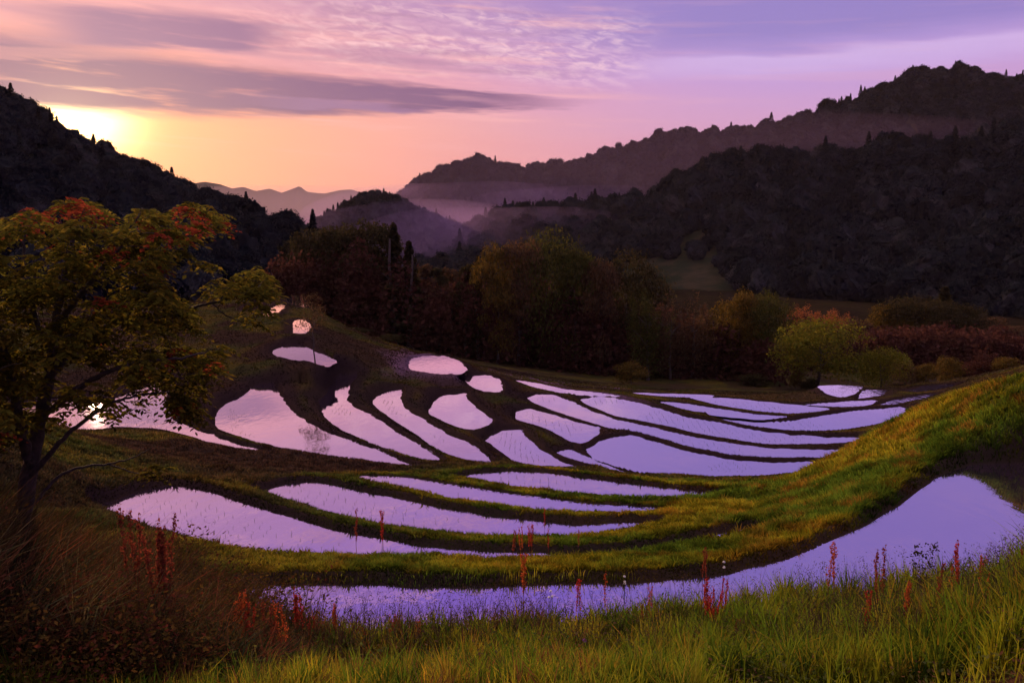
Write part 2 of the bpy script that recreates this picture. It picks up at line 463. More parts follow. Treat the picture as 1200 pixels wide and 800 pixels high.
# woodland foot and valley floor
line([(250,370,-13.0),(320,378,-15.0),(380,388,-17.5),(450,402,-20.6),(560,422,-23.5),(700,444,-25),(800,452,-25.5),(900,455,-25.5),(1000,458,-25.5),(1200,448,-25.5),(1500,448,-25.5)])
line([(-400,370,-9),(0,365,-9),(100,362,-9),(180,358,-9),(240,352,-9)])
for rr, zz in ((240, -29), (330, -30), (420, -31)):
    i = np.searchsorted(rad, rr)
    fix[i, :] = True; val[i, :] = np.where(TH[i] < math.radians(-12), zz + 12, zz)
rs = np.linspace(20, 400, 900); a_ = R(52)
put(rs * math.sin(a_), rs * math.cos(a_), -5.0 - (rs - 20) * 0.068 * np.minimum(1, 360 / rs))
i0 = NR
fix[i0:, :] = True; val[i0:, :] = -31
# behind the viewer: hillside
bk = (np.abs(TH) > R(100)) & (RR > 3); fix |= bk; val = np.where(bk, -2.6 + RR * 0.02 * (RR < 400), val)

def relax(fix, val):
    def lvl(f, v, z, it):
        for _ in range(it):
            up = np.roll(z, 1, 0); up[0] = z[0]; dn = np.roll(z, -1, 0); dn[-1] = z[-1]
            lf = np.roll(z, 1, 1); rt = np.roll(z, -1, 1)
            z = np.where(f, v, (up + dn + lf + rt) * 0.25)
        return z
    H, Wd = fix.shape
    pyr = [(fix, val)]
    while min(pyr[-1][0].shape) > 20:
        f, v = pyr[-1]; h, w = f.shape; h2, w2 = (h + 1) // 2, (w + 1) // 2
        fp = np.zeros((h2 * 2, w2 * 2)); vp = np.zeros((h2 * 2, w2 * 2))
        fp[:h, :w] = f; vp[:h, :w] = v * f
        c = fp.reshape(h2, 2, w2, 2).sum((1, 3)); s = vp.reshape(h2, 2, w2, 2).sum((1, 3))
        pyr.append((c > 0, np.where(c > 0, s / np.maximum(c, 1), 0)))
    f, v = pyr[-1]; z = np.where(f, v, -10.0); z = lvl(f, v, z, 600)
    for f, v in pyr[-2::-1]:
        z = np.repeat(np.repeat(z, 2, 0), 2, 1)[:f.shape[0], :f.shape[1]]
        z = lvl(f, v, np.where(f, v, z), 70)
    return z
GZ = relax(fix, val)
keep = (DE <= 0.04)
for _ in range(60):
    g2 = GZ.copy()
    g2[1:-1] = (GZ[:-2] + GZ[2:] + np.roll(GZ, 1, 1)[1:-1] + np.roll(GZ, -1, 1)[1:-1]) * 0.25
    GZ = np.where(keep, GZ, g2)
# stepped risers where the slope faces the viewer's side
up_first = WZ > WZ2
dl = np.where(up_first, DE2, DE); du = np.where(up_first, DE, DE2)
zl = np.minimum(WZ, WZ2); zu = np.maximum(WZ, WZ2)
tt_ = dl / np.maximum(dl + du, 1e-3)
zs = zl + (zu - zl) * sstep(0.0, 0.50, tt_)
dr = np.zeros_like(GZ); dr[1:-1] = (GZ[2:] - GZ[:-2]) / (RR[2:] - RR[:-2])
for _ in range(8): dr[1:-1] = (dr[:-2] + dr[2:] + np.roll(dr, 1, 1)[1:-1] + np.roll(dr, -1, 1)[1:-1]) * 0.25
wst = sstep(0.0, 0.08, dr) * (1 - sstep(3.0, 4.6, DE2)) * (DE > 0)
GZ = GZ * (1 - wst * 0.85) + zs * wst * 0.85
# bund profile, bed of the paddies, rough ground
bh = WB
near = np.clip(DE, -1, 1)
rough = (fbm(GX * 0.9, GY * 0.9, 4) - 0.5)
clump = (fbm(GX * 4.0, GY * 4.0, 3) - 0.5)
edge = sstep(0.0, 0.30, DE)
GZ = GZ + edge * bh * (1 - sstep(1.0, 2.4, DE)) * (WD > 0) + np.where(DE > 0, 1, 0) * (rough * 0.35 * sstep(0.3, 2.0, DE) + clump * 0.14 * (1 - 0.7 * sstep(25, 40, RR)) * sstep(0.05, 0.5, DE)) * (RR < 400)
GZ = np.where(DE < 0, WZ - 0.10 * sstep(0, 0.25, -DE) , GZ)
GZ = np.where((DE >= 0) & (DE < 0.05), np.maximum(GZ, WZ), GZ)
far_r = RR > 130
GZ = GZ + far_r * (fbm(GX * 0.02, GY * 0.02, 3) - 0.5) * 4 * sstep(130, 300, RR)

def ground_z(x, y):
    x = np.atleast_1d(x); y = np.atleast_1d(y)
    r = np.hypot(x, y); t = np.arctan2(x, y)
    i = np.clip(np.searchsorted(rad, r) - 1, 0, NR_ALL - 2); j = np.clip(np.searchsorted(th, t) - 1, 0, len(th) - 2)
    a = np.clip((r - rad[i]) / (rad[i + 1] - rad[i]), 0, 1); b = np.clip((t - th[j]) / (th[j + 1] - th[j]), 0, 1)
    return (GZ[i, j] * (1 - a) * (1 - b) + GZ[i + 1, j] * a * (1 - b) + GZ[i, j + 1] * (1 - a) * b + GZ[i + 1, j + 1] * a * b)
def edge_d(x, y):
    r = np.hypot(x, y); t = np.arctan2(x, y)
    i = np.clip(np.searchsorted(rad, r), 0, NR_ALL - 1); j = np.clip(np.searchsorted(th, t), 0, len(th) - 1)
    return DE[i, j]

# ground cover colour classes (own colour by place, with shade put in at left): grass / dry / soil
def cover(x, y):
    """albedo tint of herbage at a place"""
    big = fbm(x * 0.35 + 3, y * 0.35, 4); sm = fbm(x * 1.6 + 40, y * 1.6, 3)
    green = np.array([0.050, 0.080, 0.007]); yel = np.array([0.150, 0.130, 0.008]); rust = np.array([0.17, 0.045, 0.010]); br = np.array([0.030, 0.015, 0.013])
    f1 = sstep(0.40, 0.62, big)[:, None]; f2 = sstep(0.52, 0.70, sm)[:, None]
    c = green * (1 - f1) + yel * f1
    mound = (sstep(-5, 2, x - (6 - (y - 20) * 0.1)) * sstep(11, 14, y) * (1 - sstep(33, 40, y)))[:, None]
    c = c * (1 - f2 * (0.25 + 0.25 * mound)) + rust * f2 * (0.25 + 0.25 * mound)
    # darker, redder herbage in the left bowl; part of the darkening stands for hill shade
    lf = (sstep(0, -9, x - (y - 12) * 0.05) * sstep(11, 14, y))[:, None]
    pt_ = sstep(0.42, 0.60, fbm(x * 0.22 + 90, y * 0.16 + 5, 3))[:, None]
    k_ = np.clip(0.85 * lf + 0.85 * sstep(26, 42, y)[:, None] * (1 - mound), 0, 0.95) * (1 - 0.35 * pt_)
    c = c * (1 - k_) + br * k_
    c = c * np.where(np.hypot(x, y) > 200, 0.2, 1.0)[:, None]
    return c

gm, nt, out = newmat('ground_soil')
geo = nt.nodes.new('ShaderNodeNewGeometry')
f1 = noise(nt, geo.outputs['Position'], 0.5, 5, 0.6); f2 = noise(nt, geo.outputs['Position'], 6.0, 6, 0.7)
ta = nt.nodes.new('ShaderNodeAttribute'); ta.attribute_name = 'tint'
c = mixc(nt, f2.step(0.35, 0.65), mixc(nt, 0.6, ta.outputs['Color'], (0.022, 0.014, 0.010)), ta.outputs['Color'])
c = mixc(nt, f1.step(0.45, 0.7) * 0.5, c, (0.03, 0.018, 0.014))
p = nt.nodes.new('ShaderNodeBsdfDiffuse')
nt.links.new(c, p.inputs['Color'])
bp = nt.nodes.new('ShaderNodeBump'); bp.inputs['Strength'].default_value = 0.6; bp.inputs['Distance'].default_value = 0.05
nt.links.new(f2.s, bp.inputs['Height']); nt.links.new(bp.outputs[0], p.inputs['Normal'])
nt.links.new(p.outputs[0], out.inputs['Surface'])

nr, nc = GX.shape
V = np.stack([GX, GY, GZ], -1).reshape(-1, 3)
ii = (np.arange(nr - 1)[:, None] * nc); jj = np.arange(nc - 1)[None]
Q = np.stack([ii + jj, ii + jj + 1, ii + nc + jj + 1, ii + nc + jj], -1).reshape(-1, 4)
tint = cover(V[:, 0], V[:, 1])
# bare mud: bank faces beside the water, ploughed plots below the wood
mw = 1 + sstep(28, 45, WD.reshape(-1)) * 0.8
mud = (1 - sstep(0.30, 0.80, np.abs(DE.reshape(-1)) / mw))[:, None]
tint = tint * (1 - 0.9 * mud) + np.array([0.020, 0.011, 0.014]) * 0.9 * mud
plot = (sstep(58, 64, V[:, 1]) * (1 - sstep(88, 94, V[:, 1])) * sstep(-14, -8, V[:, 0]) * (1 - sstep(12, 20, V[:, 0])))
stripe = sstep(0.45, 0.6, fbm(V[:, 0] * 0.45 + V[:, 1] * 0.12, V[:, 1] * 0.06, 2))
tint = tint * (1 - (plot * stripe)[:, None]) + np.array([0.13, 0.07, 0.12]) * (plot * stripe)[:, None]
bs = (sstep(0.6, 1.6, V[:, 0]) * (1 - sstep(7.1, 7.8, np.hypot(V[:, 0], V[:, 1]))))[:, None]
tint = tint * (1 - bs) + np.array([0.045, 0.022, 0.014]) * bs
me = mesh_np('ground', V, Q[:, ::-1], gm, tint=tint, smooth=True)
tag(link('ground', me), kind='structure')

# ------------------------------------------------------------------ water
wm, nt, out = newmat('paddy_water')
geo = nt.nodes.new('ShaderNodeNewGeometry')
mp = nt.nodes.new('ShaderNodeMapping'); mp.inputs['Scale'].default_value = (1.0, 0.5, 1.0); nt.links.new(geo.outputs['Position'], mp.inputs[0])
f = noise(nt, mp.outputs[0], 2.2, 3, 0.5); g = noise(nt, mp.outputs[0], 14.0, 2, 0.5)
bp = nt.nodes.new('ShaderNodeBump'); bp.inputs['Strength'].default_value = 0.05; bp.inputs['Distance'].default_value = 0.10
nt.links.new((f + g * 0.12).s, bp.inputs['Height'])
gl = nt.nodes.new('ShaderNodeBsdfGlossy'); gl.inputs['Roughness'].default_value = 0.02; gl.inputs['Color'].default_value = (0.93, 0.84, 1.0, 1)
df = nt.nodes.new('ShaderNodeBsdfDiffuse'); df.inputs[0].default_value = (0.05, 0.032, 0.05, 1)
nt.links.new(bp.outputs[0], gl.inputs['Normal'])
lw = nt.nodes.new('ShaderNodeFresnel'); lw.inputs['IOR'].default_value = 1.33
fr = (N(nt, lw.outputs[0]) * 0.55 + 0.68).mn(0.97)
mx = nt.nodes.new('ShaderNodeMixShader'); nt.links.new(fr.s, mx.inputs[0])
nt.links.new(df.outputs[0], mx.inputs[1]); nt.links.new(gl.outputs[0], mx.inputs[2])
nt.links.new(mx.outputs[0], out.inputs['Surface'])
import bmesh
for P in PADS:
    W = P['w'] + P['out'] * 0.10
    bm = bmesh.new()
    vs = [bm.verts.new((x, y, P['z'])) for x, y in W]
    fc = bm.faces.new(vs); bm.normal_update()
    if fc.normal.z < 0: fc.normal_flip()
    bmesh.ops.triangulate(bm, faces=[fc])
    me = bpy.data.meshes.new('paddy_water'); bm.to_mesh(me); bm.free(); me.materials.append(wm)
    tag(link('paddy_water', me), kind='structure')

HAZE = 0.000025
# ------------------------------------------------------------------ hills
hm, nt, out = newmat('hill_soil')
geo = nt.nodes.new('ShaderNodeNewGeometry')
f1 = noise(nt, geo.outputs['Position'], 0.06, 4, 0.6)
d = nt.nodes.new('ShaderNodeBsdfDiffuse')
nt.links.new(mixc(nt, f1.step(0.4, 0.65), (0.018, 0.022, 0.012), (0.045, 0.035, 0.02)), d.inputs[0])
nt.links.new(d.outputs[0], out.inputs['Surface'])

def hill(name, ridge, foot, nseg=160, nr=70, power=1.3, bump=6.0, back=1.0, seed=0, canopy=0.0):
    """ridge: (px, py, D); foot: (px, D, z). returns mesh + sampler for trees"""
    ridge = np.array(ridge, float)
    px = np.linspace(ridge[0, 0], ridge[-1, 0], nseg)
    py = np.interp(px, ridge[:, 0], ridge[:, 1]); D = np.interp(px, ridge[:, 0], ridge[:, 2])
    ft = np.array(foot, float); Df = np.interp(px, ft[:, 0], ft[:, 1]); zf = np.interp(px, ft[:, 0], ft[:, 2])
    top = atD(px, py, D); az = np.arctan2(top[:, 0], top[:, 1]); zt = top[:, 2] - canopy
    t = np.concatenate([np.linspace(0, 1, nr), 1 + np.linspace(0.03, 1, 16)])
    T_, A_ = np.meshgrid(t, az, indexing='ij')
    r = Df + (D - Df) * np.minimum(T_, 1) + (T_ > 1) * (T_ - 1) * (D - Df) * back
    up = np.minimum(T_, 1); sh = up ** power * 0.6 + sstep(0, 1, up) * 0.4
    z = zf + (zt - zf) * sh
    x = r * np.sin(A_); y = r * np.cos(A_)
    n_ = (fbm(x / (bump * 6) + seed, y / (bump * 6) + seed * 2, 4) - 0.5) * 2
    z = z + n_ * bump * np.sin(np.pi * np.minimum(T_, 1)) ** 0.7
    z = np.where(T_ > 1, zt - (T_ - 1) ** 1.5 * (zt - zf), z)
    V = np.stack([x, y, z], -1).reshape(-1, 3); nrr, ncc = T_.shape
    i = (np.arange(nrr - 1)[:, None] * ncc); j = np.arange(ncc - 1)[None]
    Q = np.stack([i + j, i + ncc + j, i + ncc + j + 1, i + j + 1], -1).reshape(-1, 4)
    tag(link(name, mesh_np(name, V, Q[:, ::-1], hm, smooth=True)), kind='structure')
    return V, Q, nr, ncc

LH = hill('hill_slope', [(-900,60,420),(-500,50,420),(-200,52,420),(-60,86,410),(0,120,400),(30,136,390),(60,158,380),(95,182,370),(120,192,360),(150,206,340),(200,228,310),(250,248,280),(300,268,250),(340,284,225),(380,300,200),(430,322,180)],
          [(-900,80,-9),(0,110,-9),(200,135,-12),(300,160,-17),(430,200,-27)], bump=3, seed=3, canopy=0)
M1 = hill('mountain_slope', [(440,262,1000),(470,240,1000),(490,222,980),(515,208,960),(540,200,950),(562,193,950),(585,204,950),(610,209,950),(640,203,950),(665,202,940),(700,192,930),(725,182,920),(760,172,920),(800,163,920),(845,162,920),(880,163,920),(920,151,930),(960,138,940),(1000,126,950),(1040,109,960),(1065,96,970),(1100,91,970),(1125,88,970),(1145,96,970),(1160,99,970),(1200,100,970),(1260,112,960),(1500,110,950),(2000,150,950)],
          [(440,760,-31),(2000,700,-31)], nseg=220, bump=22, seed=11, canopy=0)
M2 = hill('spur_slope', [(345,290,640),(370,270,640),(395,256,640),(415,243,640),(440,238,640),(462,240,640),(485,252,640),(520,268,640),(560,285,640),(600,300,640)],
          [(345,560,-31),(600,540,-31)], nseg=80, nr=40, bump=5, seed=5)
M3 = hill('woodland_slope', [(480,330,676),(510,308,650),(535,288,637),(560,274,624),(600,262,611),(640,260,604),(690,252,598),(720,248,585),(760,238,585),(800,222,585),(830,208,585),(870,198,585),(930,198,585),(1000,190,591),(1060,184,598),(1120,184,604),(1160,172,611),(1200,160,624),(1300,150,624),(1500,140,624),(2000,150,624)],
          [(480,480,-31),(700,430,-31),(900,380,-31),(1050,350,-31),(1200,300,-31),(2000,280,-31)], nseg=220, bump=10, seed=23, canopy=0)
hill('far_mountains', [(-400,225,5200),(180,222,5200),(240,213,5200),(258,216,5100),(272,221,5000),(285,219,5000),(300,224,5000),(316,221,5000),(330,226,5000),(344,221,5100),(351,218,5100),(360,225,5100),(380,227,5000),(398,223,5000),(412,222,5000),(426,227,5000),(445,223,5200),(470,229,5200),(560,226,5200),(1600,228,5200)],
     [(-400,3600,-60),(1600,3600,-60)], nseg=700, nr=30, bump=40, seed=31)
hill('far_foothills', [(-300,250,2600),(200,246,2600),(260,242,2500),(290,248,2500),(320,252,2400),(350,247,2400),(372,252,2400),(395,248,2300),(420,253,2300),(440,250,2300),(600,250,2300),(1500,250,2300)],
     [(-300,1600,-40),(1500,1600,-40)], nseg=160, nr=24, bump=16, seed=37)

# ------------------------------------------------------------------ foliage meshes
JIT = 0.5
def quads_at(C, size, nrm=None, asp=0.6, droop=0.0):
    """leaf quads centred at C (N,3) with sizes (N,)"""
    n = len(C)
    a = rng.normal(size=(n, 3))
    if nrm is not None: a = nrm + a * JIT
    a /= np.linalg.norm(a, axis=1)[:, None]
    b = rng.normal(size=(n, 3)); b[:, 2] -= droop
    u = b - (b * a).sum(1)[:, None] * a; u /= np.linalg.norm(u, axis=1)[:, None] + 1e-9
    v = np.cross(a, u)
    s = np.asarray(size)[:, None]
    P = np.stack([C - u * s, C + v * s * asp, C + u * s, C - v * s * asp], 1)
    return P.reshape(-1, 3), np.arange(n * 4).reshape(-1, 4)

def crown_mesh(name, mat, seed, H=10.0, W=7.0, low=0.15, n=4200, ls=0.20, lobes=16, kind='broad'):
    r = np.random.default_rng(seed)
    if kind == 'broad':
        c = []
        for k in range(lobes):
            ph = r.random() * 2 * np.pi; hh = r.random() ** 0.75
            zc = H * (low + 0.12 + (0.86 - low) * hh * 0.88)
            prof = math.sin(math.pi * min(1, max(0.16, (zc / H - low * 0.5) / (1.12 - low * 0.5)))) ** 0.7
            rr = W * 0.5 * prof * (0.35 + 0.45 * r.random())
            c.append((rr * math.cos(ph), rr * math.sin(ph), zc, W * (0.15 + 0.12 * r.random())))
        c.append((0, 0, H * 0.84, W * 0.24)); c.append((0, 0, H * 0.6, W * 0.3)); c = np.array(c)
        wgt = c[:, 3] ** 2; pick = r.choice(len(c), n, p=wgt / wgt.sum())
        d = r.normal(size=(n, 3)); d /= np.linalg.norm(d, axis=1)[:, None]; d[:, 2] = np.where(d[:, 2] < -0.35, -d[:, 2] * 0.7, d[:, 2])
        rad_ = c[pick, 3] * (0.72 + 0.36 * r.random(n))
        nb = fbm(d[:, 0] * 2.4 + pick * 3.1, d[:, 2] * 2.4 + d[:, 1] * 2, 3)
        rad_ *= 0.75 + 0.5 * nb
        C = c[pick, :3] + d * rad_[:, None] * np.array([1, 1, 0.8])
        nrm = d; sz = ls * (0.5 + r.random(n)); tn = 0.55 + 0.75 * r.random(n)
        V, Q = quads_at(C, sz, nrm, 0.62)
    elif kind == 'conifer':
        t = r.random(n) ** 0.8
        z = H * (low + (1 - low) * t); ang = r.random(n) * 2 * np.pi
        layer = 0.78 + 0.3 * np.sin(z * 7.0 + ang * 2)
        rr = W * 0.5 * (1 - t) ** 0.85 * (0.35 + 0.65 * r.random(n) ** 0.5) * layer + 0.08
        C = np.stack([rr * np.cos(ang), rr * np.sin(ang), z - rr * 0.18], -1)
        nrm = np.stack([np.cos(ang) * .3, np.sin(ang) * .3, np.ones(n)], -1); tn = 0.55 + 0.7 * r.random(n)
        V, Q = quads_at(C, ls * (0.5 + r.random(n)), nrm, 0.45)
    else:  # feathery: many upright plumes
        k = 26; ph = r.random(k) * 2 * np.pi; rr = W * 0.45 * np.sqrt(r.random(k))
        tip = np.stack([rr * np.cos(ph), rr * np.sin(ph), H * (0.62 + 0.38 * r.random(k)) * (1 - 0.35 * (rr / (W * .5)) ** 2)], -1)
        pick = r.integers(0, k, n); t = r.random(n) ** 0.6
        base = tip * np.array([0.55, 0.55, low])
        C = base[pick] + (tip - base)[pick] * t[:, None] + r.normal(size=(n, 3)) * (W * 0.075 * (1.1 - t * 0.7))[:, None]
        C[:, 2] = np.clip(C[:, 2], 0.1, H)
        tn = 0.55 + 0.7 * r.random(n)
        V, Q = quads_at(C, ls * (0.5 + r.random(n)), None, 0.4)
    tint = np.repeat(tn, 4)[:, None] * np.array([[1, 1, 1]])
    wv = np.repeat(r.random(len(Q)), 4)[:, None]
    tint = tint * (1 + (wv - 0.5) * np.array([[0.5, 0.1, -0.2]]))
    return mesh_np(name, V, Q, mat, tint=tint)

bark = bark_mat('bark', (0.035, 0.025, 0.02), (0.09, 0.065, 0.05))
def trunk_mesh(name, H=10.0, r0=0.22, seed=1, limbs=7, top=0.75, spread=2.3):
    r = np.random.default_rng(seed); paths = []
    n = 9; t = np.linspace(0, 1, n)
    bx = np.cumsum(r.normal(size=n) * 0.10); by = np.cumsum(r.normal(size=n) * 0.10)
    P = np.stack([bx - bx[0], by - by[0], t * H * top - 0.4], -1); paths.append((P, r0 * (1.25 - t) ** 0.9 * np.where(t == 0, 1.35, 1)))
    for k in range(limbs):
        i = r.integers(3, n - 1); a = r.random() * 2 * np.pi; L = spread * (0.5 + 0.6 * r.random())
        tt = np.linspace(0, 1, 5)[:, None]
        B = P[i] + tt * np.array([math.cos(a) * L, math.sin(a) * L, L * 0.75]) + np.array([0, 0, 1]) * 0.25 * np.sin(tt * 3)
        paths.append((B, r0 * 0.42 * (1.15 - tt[:, 0])))
    V, Q = tubes(paths, 6)
    return mesh_np(name, V, Q, bark, smooth=True)

# foliage kinds: leaf colours
LM = {
 'dark':  leaf_mat('foliage_dark', (0.030, 0.024, 0.012), (0.058, 0.046, 0.016)),
 'maroon': leaf_mat('foliage_maroon', (0.050, 0.020, 0.016), (0.085, 0.034, 0.022)),
 'green': leaf_mat('foliage_green', (0.045, 0.050, 0.012), (0.090, 0.080, 0.018)),
 'olive': leaf_mat('foliage_olive', (0.11, 0.115, 0.012), (0.20, 0.17, 0.018)),
 'rust':  leaf_mat('foliage_rust', (0.24, 0.080, 0.030), (0.36, 0.13, 0.045)),
 'brown': leaf_mat('foliage_brown', (0.07, 0.040, 0.022), (0.13, 0.075, 0.035)),
 'amber': leaf_mat('foliage_amber', (0.075, 0.050, 0.012), (0.15, 0.095, 0.018)),
}
_cm, _tm = {}, {}
def crown_for(kind, col, v):
    k = (kind, col, v)
    if k not in _cm:
        prm = dict(broad=dict(H=10, W=8.5, low=0.0, n=7500, ls=0.15, lobes=20), round=dict(H=10, W=12, low=0.02, n=9000, ls=0.15, lobes=26),
                   conifer=dict(H=10, W=3.4, low=0.10, n=3600, ls=0.17), slim=dict(H=10, W=3.4, low=0.08, n=3600, ls=0.14, lobes=12),
                   feather=dict(H=10, W=7.0, low=0.05, n=4800, ls=0.15), sparse=dict(H=10, W=6.0, low=0.3, n=1100, ls=0.10, lobes=10), bush=dict(H=10, W=13, low=0.0, n=3600, ls=0.30, lobes=14))[kind]
        ty = 'conifer' if kind == 'conifer' else 'feather' if kind == 'feather' else 'broad'
        _cm[k] = crown_mesh('crown', LM[col], 100 + v * 13 + hash_(kind), kind=ty, **prm)
    return _cm[k]
def hash_(s): return sum(ord(ch) * (i + 3) for i, ch in enumerate(s)) % 997
def trunk_for(v, kind):
    k = (v, kind)
    if k not in _tm:
        _tm[k] = trunk_mesh('trunk', seed=50 + v, limbs=3 if kind in ('conifer', 'slim') else 7, spread=1.1 if kind in ('conifer', 'slim') else 2.4,
                            top=0.92 if kind == 'conifer' else 0.72, r0=0.10 if kind == 'sparse' else 0.2)
    return _tm[k]

def place_tree(px, top, D, wpx_, kind, col, label, cat='tree', name='broadleaf_tree', group='trees of the woodland belt below the paddies', v=None):
    wpx = wpx_
    if group != None: D = D * 1.48; wpx = wpx * (1.3 if kind != 'bush' else 1.0)
    v = random.randrange(3) if v is None else v
    tp = atD(px, top, D); gz = float(ground_z(tp[0], tp[1])[0]) - 0.1
    H = max(1.2, tp[2] - gz); base_w = dict(broad=8.5, round=12, conifer=3.4, slim=3.4, feather=7.0, bush=13, sparse=6.0)[kind]
    w = wpx / F * D
    o = bpy.data.objects.new(name, None); COL.objects.link(o)
    o.location = (tp[0], tp[1], gz); o.rotation_euler = (0, 0, random.random() * 6.28)
    o.scale = (w / base_w, w / base_w, H / 10.0)
    tag(o, label, cat, group)
    link('trunk', trunk_for(v, kind), o); link('crown', crown_for(kind, col, v), o)
    return o

BELT = [
 (340,282,122,46,'broad','dark','dark rounded tree at the far left end of the woodland belt, against the hill foot'),
 (368,268,112,48,'broad','dark','dark broad tree second from the left end of the woodland belt'),
 (398,261,106,56,'broad','dark','dark domed tree left of the tallest oak-like crown in the belt'),
 (430,256,101,70,'broad','dark','tallest dark domed crown in the left half of the belt, beside the pointed cedar'),
 (461,262,96,42,'conifer','dark','pointed dark cedar right of the tall domed crown','pine_tree'),
 (479,283,96,40,'conifer','dark','shorter cedar on the shoulder right of the pointed cedar','pine_tree'),
 (496,301,99,24,'slim','brown','slim brownish tree right of the two cedars'),
 (513,303,100,22,'slim','dark','slim dark tree with a small flat top, mid gap of the belt'),
 (530,305,100,24,'slim','brown','slim purple-brown tree just left of the square-topped dark tree pair'),
 (545,302,97,26,'slim','dark','dark narrow tree standing left of the warm amber crown'),
 (560,300,95,24,'conifer','dark','dark narrow conifer touching the warm amber crown','pine_tree'),
 (583,289,92,44,'broad','amber','amber crown with warm orange light at the left edge of the big green dome'),  # warm light on this crown is put into its leaf colour
 (608,283,93,48,'broad','brown','brown topped tree between the amber crown and the big green dome'),
 (640,275,95,74,'round','green','big dark green dome, highest crown in the middle of the belt'),
 (676,288,94,46,'broad','green','green crown stepping down right of the big dome'),
 (704,302,93,44,'broad','brown','brownish crown between the green dome and the flat-topped dark tree'),
 (738,299,96,70,'round','dark','flat-topped dark tree with an amber rim, above the purple gap'),
 (762,328,90,50,'feather','green','grey-green feathery tree below the flat-topped dark tree'),
 (788,342,92,40,'feather','brown','brown wispy tree right of the grey-green feathery tree'),
 (815,339,94,44,'feather','brown','rusty brown plumed tree below the pale field strip'),
 (842,337,96,42,'feather','amber','yellowish plumed tree next to the dark rounded tree'),
 (868,343,97,40,'broad','amber','amber tipped tree left of the dark mounded tree'),
 (900,347,98,56,'round','green','dark mounded tree with an olive rim, left above the round olive tree'),
 (928,352,124,40,'feather','rust','salmon-rust feathery crown rising over the dark mounded tree'),
 (952,354,126,40,'feather','rust','brightest rust crown in the row behind the round olive tree'),
 (978,360,126,42,'feather','rust','rust crown above the right shoulder of the round olive tree'),
 (1003,370,122,44,'feather','brown','brown-pink crown right of the rust row'),
 (1022,385,116,38,'feather','brown','brown-pink crown lowest of the rust row, over the small olive tree'),
 (962,377,86,88,'round','olive','large round olive-green tree at the paddies edge'),
 (1036,408,88,44,'round','olive','small olive tree just right of the large round one'),
 (1050,356,132,52,'broad','amber','amber topped crown at the left of the broad dark tree group'),
 (1082,350,132,66,'round','dark','broad dark tree in the group above the mound'),
 (1108,336,150,34,'conifer','dark','dark pine poking above the broad dark tree','pine_tree'),
 (1124,358,130,56,'round','dark','dark purple-brown tree at the right of the broad dark group'),
 (1158,372,134,48,'broad','brown','grey-brown tree right of the group above the mound'),
 (1190,382,140,44,'broad','brown','grey-brown tree at the right frame edge above the mound'),
 (1075,396,120,60,'round','dark','low dark tree filling under the broad dark group'),
 (1125,398,120,60,'round','dark','low dark tree right under the broad dark group'),
]
for t in BELT:
    nm = t[7] if len(t) > 7 else 'broadleaf_tree'
    place_tree(*t[:7], name=nm)
SHR = [
 (1062,424,96,34,'bush','brown','rusty brown shrub right of the small olive tree'),
 (1086,428,96,26,'bush','amber','amber shrub between the rusty shrub and the yellow one'),
 (1116,421,92,36,'bush','amber','yellow leaved shrub behind the grassy mound'),
 (1152,416,90,34,'bush','maroon','reddish shrub peeping over the mound crest'),
 (1182,420,88,30,'bush','amber','ochre shrub at the right end of the mound crest'),
 (740,426,78,40,'bush','amber','lone orange-brown shrub on the field edge below the dark wood'),
 (933,434,88,20,'bush','amber','small yellowish shrub beside the farthest paddies'),
 (950,444,86,26,'bush','dark','small grey shrub left of the farthest paddies'),
 (885,438,90,40,'bush','dark','dark shrub at the foot of the dark mounded tree'),
 (455,404,72,40,'bush','dark','low dark shrub on the bank above the oval pond'),
 (420,396,80,30,'bush','dark','low dark shrub left of the bank shrub above the oval pond'),
]
for t in SHR: place_tree(*t, cat='shrub', name='shrub', group='shrubs around the lower paddies')
# slender young tree on the left bank
place_tree(366, 338, 57, 46, 'sparse', 'brown', 'slender brownish young tree on the bank beside the pink paddy', name='young_tree', group=None)

# dense undergrowth filling the wood behind the edge trees
def scatter_mesh(pts, scl, seed, mat, n_each=260, ls=0.5):
    r = np.random.default_rng(seed); out_ = []; tn = []
    for (x, y, z), s in zip(pts, scl):
        d = r.normal(size=(n_each, 3)); d /= np.linalg.norm(d, axis=1)[:, None]; d[:, 2] = np.abs(d[:, 2])
        C = np.array([x, y, z]) + d * (np.array(s) * (0.75 + 0.35 * r.random((n_each, 1))))
        out_.append(C); tn.append(0.6 + 0.7 * r.random(n_each))
    C = np.concatenate(out_); tn = np.concatenate(tn)
    V, Q = quads_at(C, ls * (0.5 + r.random(len(C))), None, 0.6)
    return mesh_np('undergrowth', V, Q, mat, tint=np.repeat(tn, 4)[:, None] * np.ones((1, 3)))
P_, S_ = [], []
for k in range(260):
    px = 330 + 870 * (k + rng.random()) / 260
    D = 1.5 * (91 + 17 * rng.random() + (8 if px < 400 else 0) + (14 if px > 900 else 0)); w = atD(px, 400, D)
    gz = float(ground_z(w[0], w[1])[0]); h = np.interp(px, [330, 420, 480, 640, 740, 800, 900, 1000, 1100, 1200], [7.5, 11, 9, 10.5, 8, 6.5, 6, 4.5, 5, 4.5]) * (0.7 + 0.4 * rng.random())
    P_.append((w[0], w[1], gz)); S_.append((3.9, 3.9, h * 1.4))
tag(link('undergrowth', scatter_mesh(P_, S_, 3, LM['maroon'], 560, 0.38)), kind='stuff')

